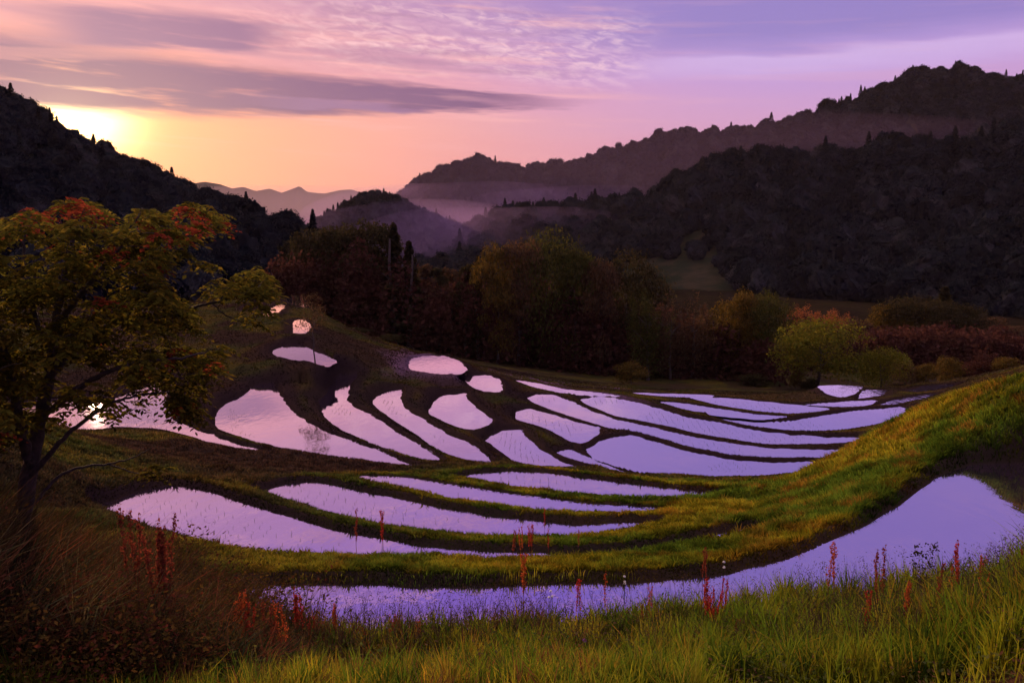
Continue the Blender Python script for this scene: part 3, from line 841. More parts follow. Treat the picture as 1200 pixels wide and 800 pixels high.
# ------------------------------------------------------------------ forest cover on the hills (instances, a far-off mass)
proto = bpy.data.collections.new('forest_kinds')       # not linked to the scene: only source shapes
def proto_obj(name, me):
    o = bpy.data.objects.new(name, me); proto.objects.link(o); return o
hl = leaf_mat('forest_leaves', (0.009, 0.012, 0.016), (0.026, 0.028, 0.036), trans=0.2, scale=0.15)
nt_ = hl.node_tree
for n_ in nt_.nodes:
    if n_.type == 'TEX_COORD': tc_ = n_
gi_ = nt_.nodes.new('ShaderNodeObjectInfo')
rnd_ = N(nt_, gi_.outputs['Random'])
for n_ in list(nt_.nodes):
    if n_.type in ('BSDF_DIFFUSE', 'BSDF_TRANSLUCENT'):
        src = n_.inputs[0].links[0].from_socket
        nt_.links.new(mixc(nt_, 1.0, src, rnd_.ramp([(0.0, (0.35, 0.4, 0.45)), (0.5, (0.9, 0.9, 0.95)), (0.85, (1.5, 1.45, 1.35)), (1.0, (2.3, 2.0, 1.6))]), 'MULTIPLY'), n_.inputs[0])
def lobed_crown(seed, mat, W=10.0, H=10.0, lobes=14, leaves=2200):
    r = np.random.default_rng(seed); bm = bmesh.new()
    bmesh.ops.create_icosphere(bm, subdivisions=3, radius=1); S = np.array([v.co[:] for v in bm.verts]); Fc = np.array([[v.index for v in f.verts] for f in bm.faces]); bm.free()
    VV, TT, C, NRM, b = [], [], [], [], 0
    for k in range(lobes):
        ph = r.random() * 6.283; q = math.sqrt(r.random()) if k else 0
        c = np.array([math.cos(ph) * q * W * 0.30, math.sin(ph) * q * W * 0.30, H * (0.72 - 0.34 * q * q + 0.08 * r.normal()) if k else H * 0.45])
        rad_ = W * (0.13 + 0.09 * r.random()) if k else W * 0.34
        dsp = 1 + 1.1 * (fbm(S[:, 0] * 3.4 + seed + k * 5, S[:, 1] * 3.4 + S[:, 2] * 3.1, 4) - 0.5)
        V = c + S * (rad_ * dsp)[:, None] * np.array([1, 1, 0.85 if k else 1.3]); VV.append(V); TT.append(Fc + b); b += len(V)
        m = leaves // lobes; i = r.integers(0, len(S), m); i = i[S[i, 2] > -0.3]
        C.append(V[i] + r.normal(size=(len(i), 3)) * 0.30 + S[i] * 0.3); NRM.append(S[i])
    V1 = np.concatenate(VV); T1 = np.concatenate(TT)
    V2, Q2 = quads_at(np.concatenate(C), 0.16 + 0.22 * r.random(sum(map(len, C))), np.concatenate(NRM), 0.6)
    tint = np.concatenate([0.75 + 0.3 * np.repeat(r.random((len(V1) // len(S), 1)), len(S), 0), np.repeat(0.8 + 0.5 * r.random((len(Q2), 1)), 4, 0)]) * np.ones((1, 3))
    return mesh_np('hc', np.concatenate([V1, V2]), Q2 + len(V1), mat, tint=tint, T=T1)
for k in range(3): proto_obj('a_crown%d' % k, lobed_crown(300 + k, hl))
proto_obj('b_crown3', lobed_crown(311, hl, W=7.5, H=11, lobes=7))
for k in range(2): proto_obj('c_conifer%d' % k, crown_mesh('hc', hl, 320 + k, H=12, W=5.6, low=0.0, n=1500, ls=0.30, kind='conifer'))
def forest_group():
    ng = bpy.data.node_groups.new('forest_scatter', 'GeometryNodeTree')
    ng.interface.new_socket('Geometry', in_out='INPUT', socket_type='NodeSocketGeometry')
    ng.interface.new_socket('Geometry', in_out='OUTPUT', socket_type='NodeSocketGeometry')
    gi = ng.nodes.new('NodeGroupInput'); go = ng.nodes.new('NodeGroupOutput')
    ci = ng.nodes.new('GeometryNodeCollectionInfo'); ci.inputs['Collection'].default_value = proto
    ci.inputs['Separate Children'].default_value = True; ci.inputs['Reset Children'].default_value = True
    ip = ng.nodes.new('GeometryNodeInstanceOnPoints'); ip.inputs['Pick Instance'].default_value = True
    def attr(nm, ty):
        a = ng.nodes.new('GeometryNodeInputNamedAttribute'); a.data_type = ty; a.inputs['Name'].default_value = nm; return a.outputs[0]
    ng.links.new(gi.outputs[0], ip.inputs['Points']); ng.links.new(ci.outputs[0], ip.inputs['Instance'])
    ng.links.new(attr('which', 'INT'), ip.inputs['Instance Index'])
    ng.links.new(attr('turn', 'FLOAT_VECTOR'), ip.inputs['Rotation']); ng.links.new(attr('size', 'FLOAT_VECTOR'), ip.inputs['Scale'])
    ng.links.new(ip.outputs[0], go.inputs[0]); return ng
NG = forest_group()
def forest(name, hl_, n, smin, smax, pcon, seed, tmin=0.02, ridge=0, clear=None):
    V, Q, nr, ncc = hl_
    r = np.random.default_rng(seed)
    G = V.reshape(-1, ncc, 3)
    nrows = nr + 5
    ctr = G[:nrows]; e1 = ctr[1:, :-1] - ctr[:-1, :-1]; e2 = ctr[:-1, 1:] - ctr[:-1, :-1]
    area = np.linalg.norm(np.cross(e1, e2), axis=2)
    rr = np.hypot(ctr[:-1, :-1, 0], ctr[:-1, :-1, 1]); area = area / (rr / rr.mean()) ** 1.0
    area[:max(1, int(tmin * nr))] = 0
    pr = (area / area.sum()).ravel()
    c = r.choice(len(pr), n, p=pr); i, j = np.unravel_index(c, area.shape); a, b = r.random(n)[:, None], r.random(n)[:, None]
    P = ctr[i, j] + e1[i, j] * a + e2[i, j] * b
    if ridge:
        jj = r.integers(0, ncc - 1, ridge); P2 = G[nr - 1, jj] + (G[nr - 1, jj + 1] - G[nr - 1, jj]) * r.random(ridge)[:, None]
        P = np.concatenate([P, P2]); n = n + ridge
    if clear is not None: P = P[clear(P)]; n = len(P)
    cl = fbm(P[:, 0] / 45 + seed, P[:, 1] / 45, 3)
    con = (r.random(n) < pcon * sstep(0.35, 0.6, cl) * 2)
    which = np.where(con, 4 + r.integers(0, 2, n), r.integers(0, 4, n)).astype(np.int32)
    s = smin + (smax - smin) * r.random(n) ** 1.6; s = s * (0.8 + 0.5 * cl)
    P[:, 2] -= s * 10 * 0.22
    if ridge: which[n - min(ridge, n):] = np.where(r.random(min(ridge, n)) < 0.12, 4, r.integers(0, 4, min(ridge, n)))
    me = bpy.data.meshes.new(name); me.vertices.add(n); me.vertices.foreach_set('co', P.astype(np.float32).ravel())
    me.attributes.new('which', 'INT', 'POINT').data.foreach_set('value', which)
    tv = np.zeros((n, 3), np.float32); tv[:, 2] = r.random(n) * 6.28
    me.attributes.new('turn', 'FLOAT_VECTOR', 'POINT').data.foreach_set('vector', tv.ravel())
    sv = np.stack([s * (0.9 + 0.3 * r.random(n)), s * (0.9 + 0.3 * r.random(n)), s], -1).astype(np.float32)
    me.attributes.new('size', 'FLOAT_VECTOR', 'POINT').data.foreach_set('vector', sv.ravel())
    me.update()
    o = link(name, me); md = o.modifiers.new('scatter', 'NODES'); md.node_group = NG
    tag(o, kind='stuff'); return o
fields = lambda P: ~((P[:, 2] < -18) & (P[:, 0] > 55) & (P[:, 0] < 110) & (np.hypot(P[:, 0], P[:, 1]) < 470))
forest('hillside_forest', LH, 3600, 0.45, 1.1, 0.10, 61, ridge=150)
forest('mountain_forest', M1, 8000, 0.8, 2.0, 0.06, 62, ridge=300, tmin=0.2)
forest('spur_forest', M2, 1500, 0.6, 1.3, 0.1, 63, ridge=50)
forest('woodland_forest', M3, 4600, 0.6, 2.0, 0.08, 64, ridge=110, clear=fields)

# ------------------------------------------------------------------ air
def volbox(name, lo, hi, dens, col, anis=0.3):
    bm = bmesh.new(); bmesh.ops.create_cube(bm, size=1)
    for v in bm.verts: v.co = Vector([(lo[i] + hi[i]) / 2 + v.co[i] * (hi[i] - lo[i]) for i in range(3)])
    me = bpy.data.meshes.new(name); bm.to_mesh(me); bm.free()
    return volmat(name, me, dens, col, anis)
def volmat(name, me, dens, col, anis):
    m, nt, out = newmat(name)
    pv = nt.nodes.new('ShaderNodeVolumePrincipled'); pv.inputs['Density'].default_value = dens
    pv.inputs['Color'].default_value = (*col, 1); pv.inputs['Anisotropy'].default_value = anis
    nt.links.new(pv.outputs[0], out.inputs['Volume']); me.materials.append(m)
    o = link(name, me); tag(o, kind='stuff'); return o
if HAZE:
    volbox('haze', (-7500, -600, -80), (7500, 7500, 420), HAZE, (0.85, 0.72, 0.80), 0.2)
def mist(px, py, D, sx, sy, sz, dens, col=(0.80, 0.52, 0.82)):
    c = atD(px, py, D)
    bm = bmesh.new(); bmesh.ops.create_icosphere(bm, subdivisions=4, radius=1)
    for v in bm.verts:
        k = 1 + 0.25 * (float(fbm(np.array([v.co.x * 1.7 + px]), np.array([v.co.y * 1.7 + v.co.z]), 3)[0]) - 0.5)
        v.co = Vector((c[0] + v.co.x * sx * k, c[1] + v.co.y * sy * k, c[2] + v.co.z * sz * k))
    me = bpy.data.meshes.new('valley_mist'); bm.to_mesh(me); bm.free()
    volmat('valley_mist', me, dens, col, 0.0)
if HAZE:
    mist(545, 275, 900, 210, 120, 58, 0.0018)
    mist(500, 300, 640, 120, 90, 44, 0.0026)
    mist(610, 300, 580, 150, 90, 36, 0.0018)
    mist(700, 268, 860, 190, 90, 46, 0.0017)
    mist(860, 235, 745, 420, 70, 80, 0.00055)
    mist(340, 262, 2000, 800, 250, 90, 0.0011, (0.95, 0.7, 0.7))
# ------------------------------------------------------------------ grass and herbage
def blades(P, h, w, lean, tint, face=None, dirs=None):
    """P (N,3) roots; h, w, lean (N,); returns V, Q, T, tint"""
    n = len(P)
    a = rng.random(n) * 2 * np.pi if dirs is None else dirs; ld = np.stack([np.cos(a), np.sin(a), np.zeros(n)], -1)
    # width axis roughly across the line of sight so thin blades still catch light
    s = rng.random(n) * 2 * np.pi; sd = np.stack([np.cos(s), np.sin(s) * 0.5, np.zeros(n)], -1); sd /= np.linalg.norm(sd, axis=1)[:, None]
    h = h[:, None]; w = w[:, None]; lean = lean[:, None]; up = np.array([[0, 0, 1.0]])
    m = P + up * h * 0.55 + ld * lean * h * 0.25
    t = P + up * h * (1 - 0.25 * lean) + ld * lean * h * 0.85
    V = np.stack([P - sd * w * .5, P + sd * w * .5, m + sd * w * .4, m - sd * w * .4, t], 1).reshape(-1, 3)
    b = np.arange(n)[:, None] * 5
    Q = b + np.array([[0, 1, 2, 3]]); T = b + np.array([[3, 2, 4]])
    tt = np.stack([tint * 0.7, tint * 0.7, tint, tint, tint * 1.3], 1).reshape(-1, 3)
    return V, Q, T, tt
def tussocks(n, r0, r1, per, spread, a0=-36.5, a1=36.5, clear=0.10, keepf=None):
    C, r = roots(n, r0, r1, a0, a1, clear, keepf)
    m = len(C); rep_ = np.repeat(np.arange(m), per); a = rng.random(len(rep_)) * 2 * np.pi; q = np.sqrt(rng.random(len(rep_))) * spread
    P = C[rep_] + np.stack([np.cos(a) * q, np.sin(a) * q, np.zeros(len(q))], -1); P[:, 2] = ground_z(P[:, 0], P[:, 1]) - 0.02
    return P, r[rep_], a, rep_, rng.random(m)[rep_], rng.random(m)[rep_]
def roots(n, r0, r1, a0=-36.5, a1=36.5, clear=0.06, keepf=None):
    r = np.exp(math.log(r0) + (math.log(r1) - math.log(r0)) * rng.random(n)); a = np.radians(a0 + (a1 - a0) * rng.random(n))
    x, y = r * np.sin(a), r * np.cos(a)
    k = edge_d(x, y) > clear
    if keepf is not None: k &= keepf(x, y)
    x, y, r = x[k], y[k], r[k]
    return np.stack([x, y, ground_z(x, y) - 0.02], -1), r
gmat = leaf_mat('grass_blades', (1, 1, 1), (1, 1, 1), trans=0.42, scale=1.0, gloss=0.0)
def grass_obj(name, parts):
    V = []; Q = []; T = []; C = []; b = 0
    for v, q, t, c in parts:
        V.append(v); Q.append(q + b); T.append(t + b); C.append(c); b += len(v)
    me = mesh_np(name, np.concatenate(V), np.concatenate(Q), gmat, tint=np.concatenate(C), T=np.concatenate(T))
    o = link(name, me); tag(o, kind='stuff'); return o
def jit(c, s=0.35):
    n = len(c); v = (1 - s) + 2 * s * rng.random((n, 1)); hue = (rng.random((n, 1)) - 0.5) * np.array([[0.5, 0, -0.1]])
    return np.clip(c * v * (1 + hue), 0, 1)
def px_of(P):
    yv = P[:, 1] * CP - P[:, 2] * SP
    return 600 + F * P[:, 0] / yv
# near bank
P, r = roots(75000, 4.6, 13.5, keepf=lambda x, y: (y < 13.0))
px = px_of(P)
tus = fbm(P[:, 0] * 3.2, P[:, 1] * 3.2, 2)
k = ~((px > 800 + 60 * fbm(P[:, 0], P[:, 1], 2)) & (r < 7.0 + 0.9 * fbm(P[:, 0] * 2, P[:, 1] * 2, 3)) & (rng.random(len(P)) < 0.9)); P, r, px, tus = P[k], r[k], px[k], tus[k]
hgt = 0.05 + 0.24 * fbm(P[:, 0] * 0.9, P[:, 1] * 0.9, 3) + 0.38 * sstep(0.35, 0.75, tus) * rng.random(len(P)) + 0.08 * rng.random(len(P))
hgt *= np.where(edge_d(P[:, 0], P[:, 1]) < 1.2, 0.75, 1.0)
hgt *= 0.75 + 0.45 * sstep(620, 1050, px)
hgt *= 1 - 0.45 * sstep(270, 330, px) * (1 - sstep(520, 600, px)) * sstep(8.5, 9.5, r)
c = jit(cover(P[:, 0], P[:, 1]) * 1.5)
pn = fbm(P[:, 0] * 0.5 + 70, P[:, 1] * 0.5, 3)
gr = np.array([0.075, 0.125, 0.006]); k = (sstep(430, 900, px) * sstep(0.3, 0.6, pn))[:, None]; c = c * (1 - 0.65 * k) + jit(np.repeat(gr[None], len(P), 0)) * 0.65 * k
c = c * (0.65 + 0.8 * sstep(0.3, 0.7, tus))[:, None]
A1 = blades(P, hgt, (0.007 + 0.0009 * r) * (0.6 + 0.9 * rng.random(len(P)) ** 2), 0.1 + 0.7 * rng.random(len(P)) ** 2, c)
tP, tr, ta, tid, t1, t2 = tussocks(5200, 4.8, 13.0, 24, 0.05, keepf=lambda x, y: y < 12.6)
tpx = px_of(tP); kk = ~((tpx > 820) & (tr < 7.45)); tP, tr, ta, t1, t2, tpx = tP[kk], tr[kk], ta[kk], t1[kk], t2[kk], tpx[kk]
th0 = (0.22 + 0.42 * t1 ** 1.5) * (0.6 + 0.5 * rng.random(len(tP))) * (0.8 + 0.35 * sstep(620, 1050, tpx))
pal = np.array([[0.085, 0.14, 0.010], [0.14, 0.165, 0.012], [0.20, 0.155, 0.016], [0.04, 0.07, 0.008], [0.14, 0.06, 0.020]])
ci = np.minimum((t2 * 5).astype(int), 4); ci = np.where((ci == 4) & (tpx > 700), 1, ci)
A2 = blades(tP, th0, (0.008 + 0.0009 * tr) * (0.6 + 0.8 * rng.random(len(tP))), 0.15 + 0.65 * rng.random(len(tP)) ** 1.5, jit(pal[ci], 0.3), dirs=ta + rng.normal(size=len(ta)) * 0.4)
grass_obj('grass', [A1, A2])
# bank tops and the grassy mound
P, r = roots(260000, 12.0, 40.0, a1=37, keepf=lambda x, y: y > 12.2)
m = sstep(-2, 3, P[:, 0] - (5 - (P[:, 1] - 20) * 0.1)) * (P[:, 1] < 36)
hgt = (0.04 + 0.16 * fbm(P[:, 0] * 1.6, P[:, 1] * 1.2, 3)) * (1 + 0.9 * m) + 0.03 * rng.random(len(P))
ed = edge_d(P[:, 0], P[:, 1]); hgt *= 0.45 + 0.55 * sstep(0.1, 0.7, ed)
c = jit(cover(P[:, 0], P[:, 1]) * (1.25 + 0.3 * m[:, None]), 0.4)
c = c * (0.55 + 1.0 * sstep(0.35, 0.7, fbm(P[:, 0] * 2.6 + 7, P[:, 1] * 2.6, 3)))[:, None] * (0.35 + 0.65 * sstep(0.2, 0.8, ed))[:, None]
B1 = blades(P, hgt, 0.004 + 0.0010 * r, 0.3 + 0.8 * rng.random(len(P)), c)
tP, tr, ta, tid, t1, t2 = tussocks(9000, 12.2, 34.0, 12, 0.09, clear=0.3, keepf=lambda x, y: y > 12.2)
tm = sstep(-2, 3, tP[:, 0] - (5 - (tP[:, 1] - 20) * 0.1))
tc_ = cover(tP[:, 0], tP[:, 1]) * (0.8 + 0.9 * t2)[:, None]
B2 = blades(tP, (0.10 + 0.20 * t1) * (0.7 + 0.5 * tm) * (0.6 + 0.5 * rng.random(len(tP))), 0.004 + 0.0011 * tr, 0.4 + 0.7 * rng.random(len(tP)), jit(tc_, 0.3), dirs=ta)
grass_obj('bank_grass', [B1, B2])
P, r = roots(90000, 40.0, 110.0, keepf=lambda x, y: (x > -60))
hgt = 0.6 * (0.10 + 0.20 * fbm(P[:, 0] * .5, P[:, 1] * .5, 3)) * (0.45 + 0.55 * sstep(0.2, 1.2, edge_d(P[:, 0], P[:, 1])))
ed = edge_d(P[:, 0], P[:, 1])
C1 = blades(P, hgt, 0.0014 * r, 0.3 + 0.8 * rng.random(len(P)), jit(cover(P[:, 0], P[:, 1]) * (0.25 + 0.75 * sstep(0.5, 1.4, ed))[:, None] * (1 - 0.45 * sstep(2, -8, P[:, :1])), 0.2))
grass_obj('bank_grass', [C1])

# tall thin seeding stems against the water, and the dark thicket at the left
P, r = roots(15000, 8.2, 11.8, clear=0.02, keepf=lambda x, y: (y < 12.5))
px = px_of(P); k = rng.random(len(P)) < np.where(px < 640, 0.55, np.where(px > 930, 0.8, 0.3)); P = P[k]; r = r[k]
hgt = 0.38 + 0.42 * rng.random(len(P)) ** 1.5; n = len(P)
dk = np.array([[0.045, 0.030, 0.018]]) * (0.5 + rng.random((n, 1)))
S1 = blades(P, hgt, np.full(n, 0.0075), 0.15 + 0.5 * rng.random(n), dk)
tips = P + np.array([[0, 0, 1.0]]) * (hgt * 0.93)[:, None]
kk = np.nonzero(rng.random(n) < 0.5)[0]; reps = np.repeat(kk, 7)
hd = tips[reps] + rng.normal(size=(len(reps), 3)) * np.array([[0.014, 0.014, 0.05]])
vq, qq = quads_at(hd, np.full(len(hd), 0.011), None, 0.5)
seeds = (vq, qq, np.zeros((0, 3), int), np.repeat(dk[reps] * 1.3, 4, 0))
grass_obj('seeding_grass', [S1, seeds])
def in_thicket(x, y):
    P = np.stack([x, y, ground_z(x, y)], -1); q = px_of(P)
    return (q < 330 + 60 * fbm(x * 2, y * 2, 2)) & (y < 12)
P, r = roots(26000, 7.2, 12.0, a0=-37, a1=-10, keepf=in_thicket); n = len(P); px = px_of(P)
f = sstep(360, 150, px)
hgt = (0.26 + (0.85 + 0.5 * sstep(140, 40, px)) * f * (0.55 + 0.6 * fbm(P[:, 0] * 1.1, P[:, 1] * 1.1, 3))) * (0.55 + 0.6 * rng.random(n))
g = sstep(7.2, 8.6, r); hgt *= 0.35 + 0.65 * g
rd = fbm(P[:, 0] * 1.4 + 9, P[:, 1] * 1.4, 3)
c = np.array([[0.036, 0.024, 0.012]]) * (1 - sstep(0.52, 0.72, rd)[:, None]) + np.array([[0.085, 0.034, 0.014]]) * sstep(0.52, 0.72, rd)[:, None]
th_ = blades(P, hgt, 0.009 + 0.014 * rng.random(n) ** 2, 0.15 + 0.6 * rng.random(n), jit(c, 0.45))
P2, r2 = roots(700, 9.0, 11.8, a0=-32, a1=-13, keepf=in_thicket); n2 = len(P2)
th2 = blades(P2, 0.8 + 0.45 * rng.random(n2), np.full(n2, 0.009), 0.35 + 0.7 * rng.random(n2), jit(np.repeat([[0.06, 0.03, 0.015]], n2, 0)))
tP, tr, ta, tid, t1, t2 = tussocks(1500, 7.2, 11.9, 26, 0.07, a0=-37, a1=-10, keepf=in_thicket)
tf = sstep(380, 140, px_of(tP))
pal = np.array([[0.045, 0.040, 0.014], [0.070, 0.038, 0.018], [0.10, 0.045, 0.020], [0.030, 0.034, 0.014], [0.15, 0.050, 0.024], [0.12, 0.10, 0.04]])
tc_ = pal[np.minimum((t2 * 6).astype(int), 5)]
th3 = blades(tP, (0.30 + (0.25 + 0.75 * tf) * t1) * (0.6 + 0.5 * rng.random(len(tP))), 0.010 + 0.012 * rng.random(len(tP)) ** 2, 0.3 + 0.8 * rng.random(len(tP)), jit(tc_, 0.35), dirs=ta + rng.normal(size=len(ta)) * 0.5)
grass_obj('thicket_grass', [th_, th2, th3])
# leafy weeds in the thicket and through the near bank
cP, cr = roots(3000, 6.6, 12.0, a0=-37, a1=36, keepf=lambda x, y: (y < 12) & ((x < -2.2) | (rng.random(len(x)) < 0.25)))
m = len(cP); k = 70; ch = (0.15 + 0.5 * rng.random(m) ** 1.5) * np.where(cP[:, 0] < -2.5, 1.9, 0.6)
rp_ = np.repeat(np.arange(m), k); u = rng.random(len(rp_)); sp = 0.10 + 0.10 * u
LP = cP[rp_] + np.stack([rng.normal(size=len(rp_)) * sp, rng.normal(size=len(rp_)) * sp, u * ch[rp_]], -1)
Vw, Qw = quads_at(LP, 0.012 + 0.020 * rng.random(len(LP)), np.tile([[0, 0, 1.0]], (len(LP), 1)), 0.5)
pw_ = np.array([[0.05, 0.06, 0.014], [0.08, 0.085, 0.016], [0.07, 0.04, 0.018], [0.035, 0.04, 0.012]])[rng.integers(0, 4, m)]
pw_ = np.where(cP[:, :1] < -2.5, pw_ * np.array([[1.3, 0.7, 0.8]]), pw_ * 1.6)
grass_obj('weeds', [(Vw, Qw, np.zeros((0, 3), int), np.repeat(jit(pw_[rp_], 0.3), 4, 0))])
# young rice set out in rows in the flooded plots
rows = []
for Pd in PADS:
    W = Pd['w']
    if Pd['dist'] > 85 or Pd['name'] in ('A', 'Z', 'Z2', 'L', 'Y', 'T', 'U', 'f3', 'f4', 'F'): continue
    (x0, y0), (x1, y1) = W.min(0), W.max(0); st = 0.30 if Pd['dist'] < 50 else 0.42
    gx, gy = np.meshgrid(np.arange(x0, x1, st), np.arange(y0, y1, st * 0.8)); gx = gx.ravel(); gy = gy.ravel()
    a = 0.35; rx = gx + 0.08 * np.sin(gy * 0.7) + rng.normal(size=len(gx)) * 0.02; ry = gy + rng.normal(size=len(gx)) * 0.02
    d, ins = seg_dist(rx, ry, W); k = ins & (d > 0.6) & (fbm(rx * 0.16, ry * 0.16, 2) > 0.46) & (rng.random(len(rx)) < 0.8)
    rows.append(np.stack([rx[k], ry[k], np.full(k.sum(), Pd['z'] - 0.03)], -1))
P = np.concatenate(rows); n = len(P)
rr = np.hypot(P[:, 0], P[:, 1])
rb = blades(P, 0.09 + 0.06 * rng.random(n), 0.00028 * rr + 0.003, 0.3 + 0.5 * rng.random(n), jit(np.repeat([[0.05, 0.06, 0.02]], n, 0)))
o = grass_obj('rice_seedlings', [rb])

# ------------------------------------------------------------------ red sorrel, each plant its own
stem_m = leaf_mat('sorrel_stem', (0.16, 0.035, 0.020), (0.22, 0.06, 0.02), trans=0.2, use_tint=False)
RED = {'red': leaf_mat('sorrel_red', (0.34, 0.030, 0.022), (0.50, 0.060, 0.034), trans=0.5),
       'orange': leaf_mat('sorrel_orange', (0.40, 0.075, 0.024), (0.52, 0.12, 0.032), trans=0.5),
       'dull': leaf_mat('sorrel_dull', (0.20, 0.040, 0.025), (0.30, 0.07, 0.035), trans=0.5)}
_sm = {}
def sorrel_mesh(col, v, k):
    key = (col, v, k)
    if key in _sm: return _sm[key]
    r = np.random.default_rng(900 + v * 7 + k); paths = []; C = []
    for q in range(k):
        a = r.random() * 6.28; sp = 0.02 + 0.10 * r.random() * (k > 1); L = 0.78 + 0.22 * r.random()
        t = np.linspace(0, 1, 7)[:, None]
        st = t * np.array([math.cos(a) * sp, math.sin(a) * sp, L]) + np.array([1, 0.5, 0]) * 0.02 * np.sin(t * 4 + a)
        paths.append((st, 0.0045 * (1.2 - t[:, 0])))
        for b in range(5):
            u0 = 0.42 + 0.11 * b; base = np.array([np.interp(u0, t[:, 0], st[:, i]) for i in range(3)])
            an = r.random() * 6.28; l = 0.10 * (1.1 - u0) + 0.05
            tt = np.linspace(0, 1, 4)[:, None]; br = base + tt * np.array([math.cos(an) * l * 0.32, math.sin(an) * l * 0.32, l * 1.3])
            paths.append((br, 0.0022 * (1.2 - tt[:, 0])))
            m_ = 26; u = r.random(m_)[:, None]; C.append(base + (br[-1] - base) * u + r.normal(size=(m_, 3)) * 0.008)
        m_ = 60; u = 0.5 + 0.5 * r.random(m_); C.append(np.stack([np.interp(u, t[:, 0], st[:, i]) for i in range(3)], -1) + r.normal(size=(m_, 3)) * 0.009)
    V, Q = tubes(paths, 4); stm = mesh_np('stem', V, Q, stem_m, smooth=True)
    C = np.concatenate(C); V, Q = quads_at(C, 0.008 + 0.006 * r.random(len(C)), None, 0.7)
    hd = mesh_np('seed_head', V, Q, RED[col], tint=np.repeat(0.6 + 0.7 * r.random(len(C)), 4)[:, None] * np.ones((1, 3)))
    _sm[key] = (stm, hd); return _sm[key]
def sorrel(px, top, base, D, col, k, label):
    p = atD(px, top, D); b = atD(px, base, D)
    gz = float(ground_z(p[0], p[1])[0]); H = max(0.25, p[2] - min(gz, b[2])) if gz < p[2] else 0.5
    H = min(H, 1.25)
    o = bpy.data.objects.new('sorrel_plant', None); COL.objects.link(o); o.location = (p[0], p[1], p[2] - H)
    o.scale = (max(H, .55), max(H, .55), H); o.rotation_euler = (0, 0, random.random() * 6.28)
    tag(o, label, 'wild plant', 'red sorrel plants on the near banks')
    s, h = sorrel_mesh(col, random.randrange(3), k); link('stem', s, o); link('seed_head', h, o)
NEAR = [
 (829,669,742,9.6,'red',3,'tallest of the bright red sorrel spikes in the grass by the purple water'),
 (838,684,745,9.3,'red',4,'densest red sorrel clump, just right of the tallest spike'),
 (847,669,725,9.8,'red',2,'slim red sorrel spike right of the densest clump'),
 (862,722,760,8.9,'dull',2,'low dull red sorrel right of the bright red group'),
 (763,680,708,9.8,'orange',2,'orange sorrel spike halfway between the two tall red ones'),
 (752,705,732,9.4,'dull',1,'faint reddish sorrel stem below the orange spike'),
 (710,668,690,10.6,'orange',1,'small orange sorrel stem on the bank left of the orange spike'),
 (678,670,698,10.4,'red',2,'small red sorrel stem against the shaded water, under the long bank'),
 (827,634,660,13.0,'dull',2,'brownish sorrel on the bank above the bright red group'),
 (978,624,652,10.6,'orange',2,'orange-brown sorrel standing in front of the dark bank water'),
 (1020,682,712,9.0,'red',2,'short red sorrel in the grass under the mound'),
 (1064,672,708,9.0,'orange',4,'wide rusty sorrel clump in the grass'),
 (1038,636,662,10.0,'dull',2,'dull sorrel spike by the mirror water, left one'),
 (1131,631,655,9.8,'red',2,'red sorrel spike seen against the bright triangular water'),
 (1117,648,668,9.6,'orange',1,'orange sorrel tip left below the red spike of the triangular water'),
 (1107,650,672,9.6,'dull',1,'thin dull sorrel left of the orange tip'),
 (1153,641,668,9.6,'red',2,'red sorrel spike right of the triangular water centre'),
 (1102,668,690,9.0,'dull',2,'dark red sorrel low in the grass under the thin dull one'),
 (1158,666,690,9.0,'orange',2,'orange sorrel low in the grass near the right edge'),
 (1192,636,664,9.6,'dull',2,'dull sorrel rising at the right frame edge'),
 (462,722,750,9.6,'red',3,'leaning red sorrel in front of the lower left water'),
 (490,725,752,9.5,'orange',2,'orange-red sorrel right of the leaning red one'),
 (454,738,760,9.3,'red',2,'short red sorrel left at the foot of the leaning one'),
 (427,736,758,9.4,'red',2,'red sorrel almost hidden in brown stems'),
 (390,704,745,9.7,'orange',3,'tall orange-red sorrel right of the vivid red spike on the left'),
 (350,688,738,9.9,'red',3,'vivid red spike standing in the reeds by the left end of the near water'),
 (364,718,745,9.5,'red',2,'short red sorrel at the foot of the vivid red spike'),
 (330,698,742,9.8,'orange',2,'orange sorrel stem left of the vivid red spike'),
 (313,704,744,9.7,'dull',3,'dull red sorrel between the orange clump and the orange stem'),
 (283,692,738,9.8,'orange',6,'wide glowing orange clump, leftmost by the near water'),
 (291,702,740,9.6,'red',4,'red clump merged with the right side of the wide orange one'),
 (554,728,752,9.6,'dull',2,'small dull sorrel under the middle of the near water'),
 (697,762,790,8.2,'orange',2,'low orange sorrel deep in the near grass'),
 (622,606,640,14.6,'red',3,'tallest red sorrel on the second bank, against the long water'),
 (612,614,640,14.4,'orange',2,'orange sorrel left of the tallest on the second bank'),
 (600,616,638,14.4,'dull',2,'leftmost sorrel of the group on the second bank'),
 (614,638,684,11.8,'orange',2,'long orange sorrel spike rising over the lower grassy bank'),
 (638,594,612,17.0,'red',1,'tiny red sorrel tip over the third bank'),
 (447,590,616,16.0,'red',2,'red sorrel among seedlings in the left half of the long water'),
 (418,594,612,16.2,'dull',1,'faint dark sorrel left of the red one in the long water'),
 (642,618,634,14.6,'red',1,'small red sorrel right of the tallest on the second bank'),
 (678,614,630,15.0,'dull',1,'small faint sorrel at the right end of the long water'),
 (178,612,650,10.6,'orange',5,'rusty orange clump in the dark thicket below the tree'),
 (188,606,646,10.8,'red',4,'pinkish red clump right of the rusty one in the dark thicket'),
 (150,590,632,10.9,'dull',3,'dull red sorrel left of the thicket clumps'),
]
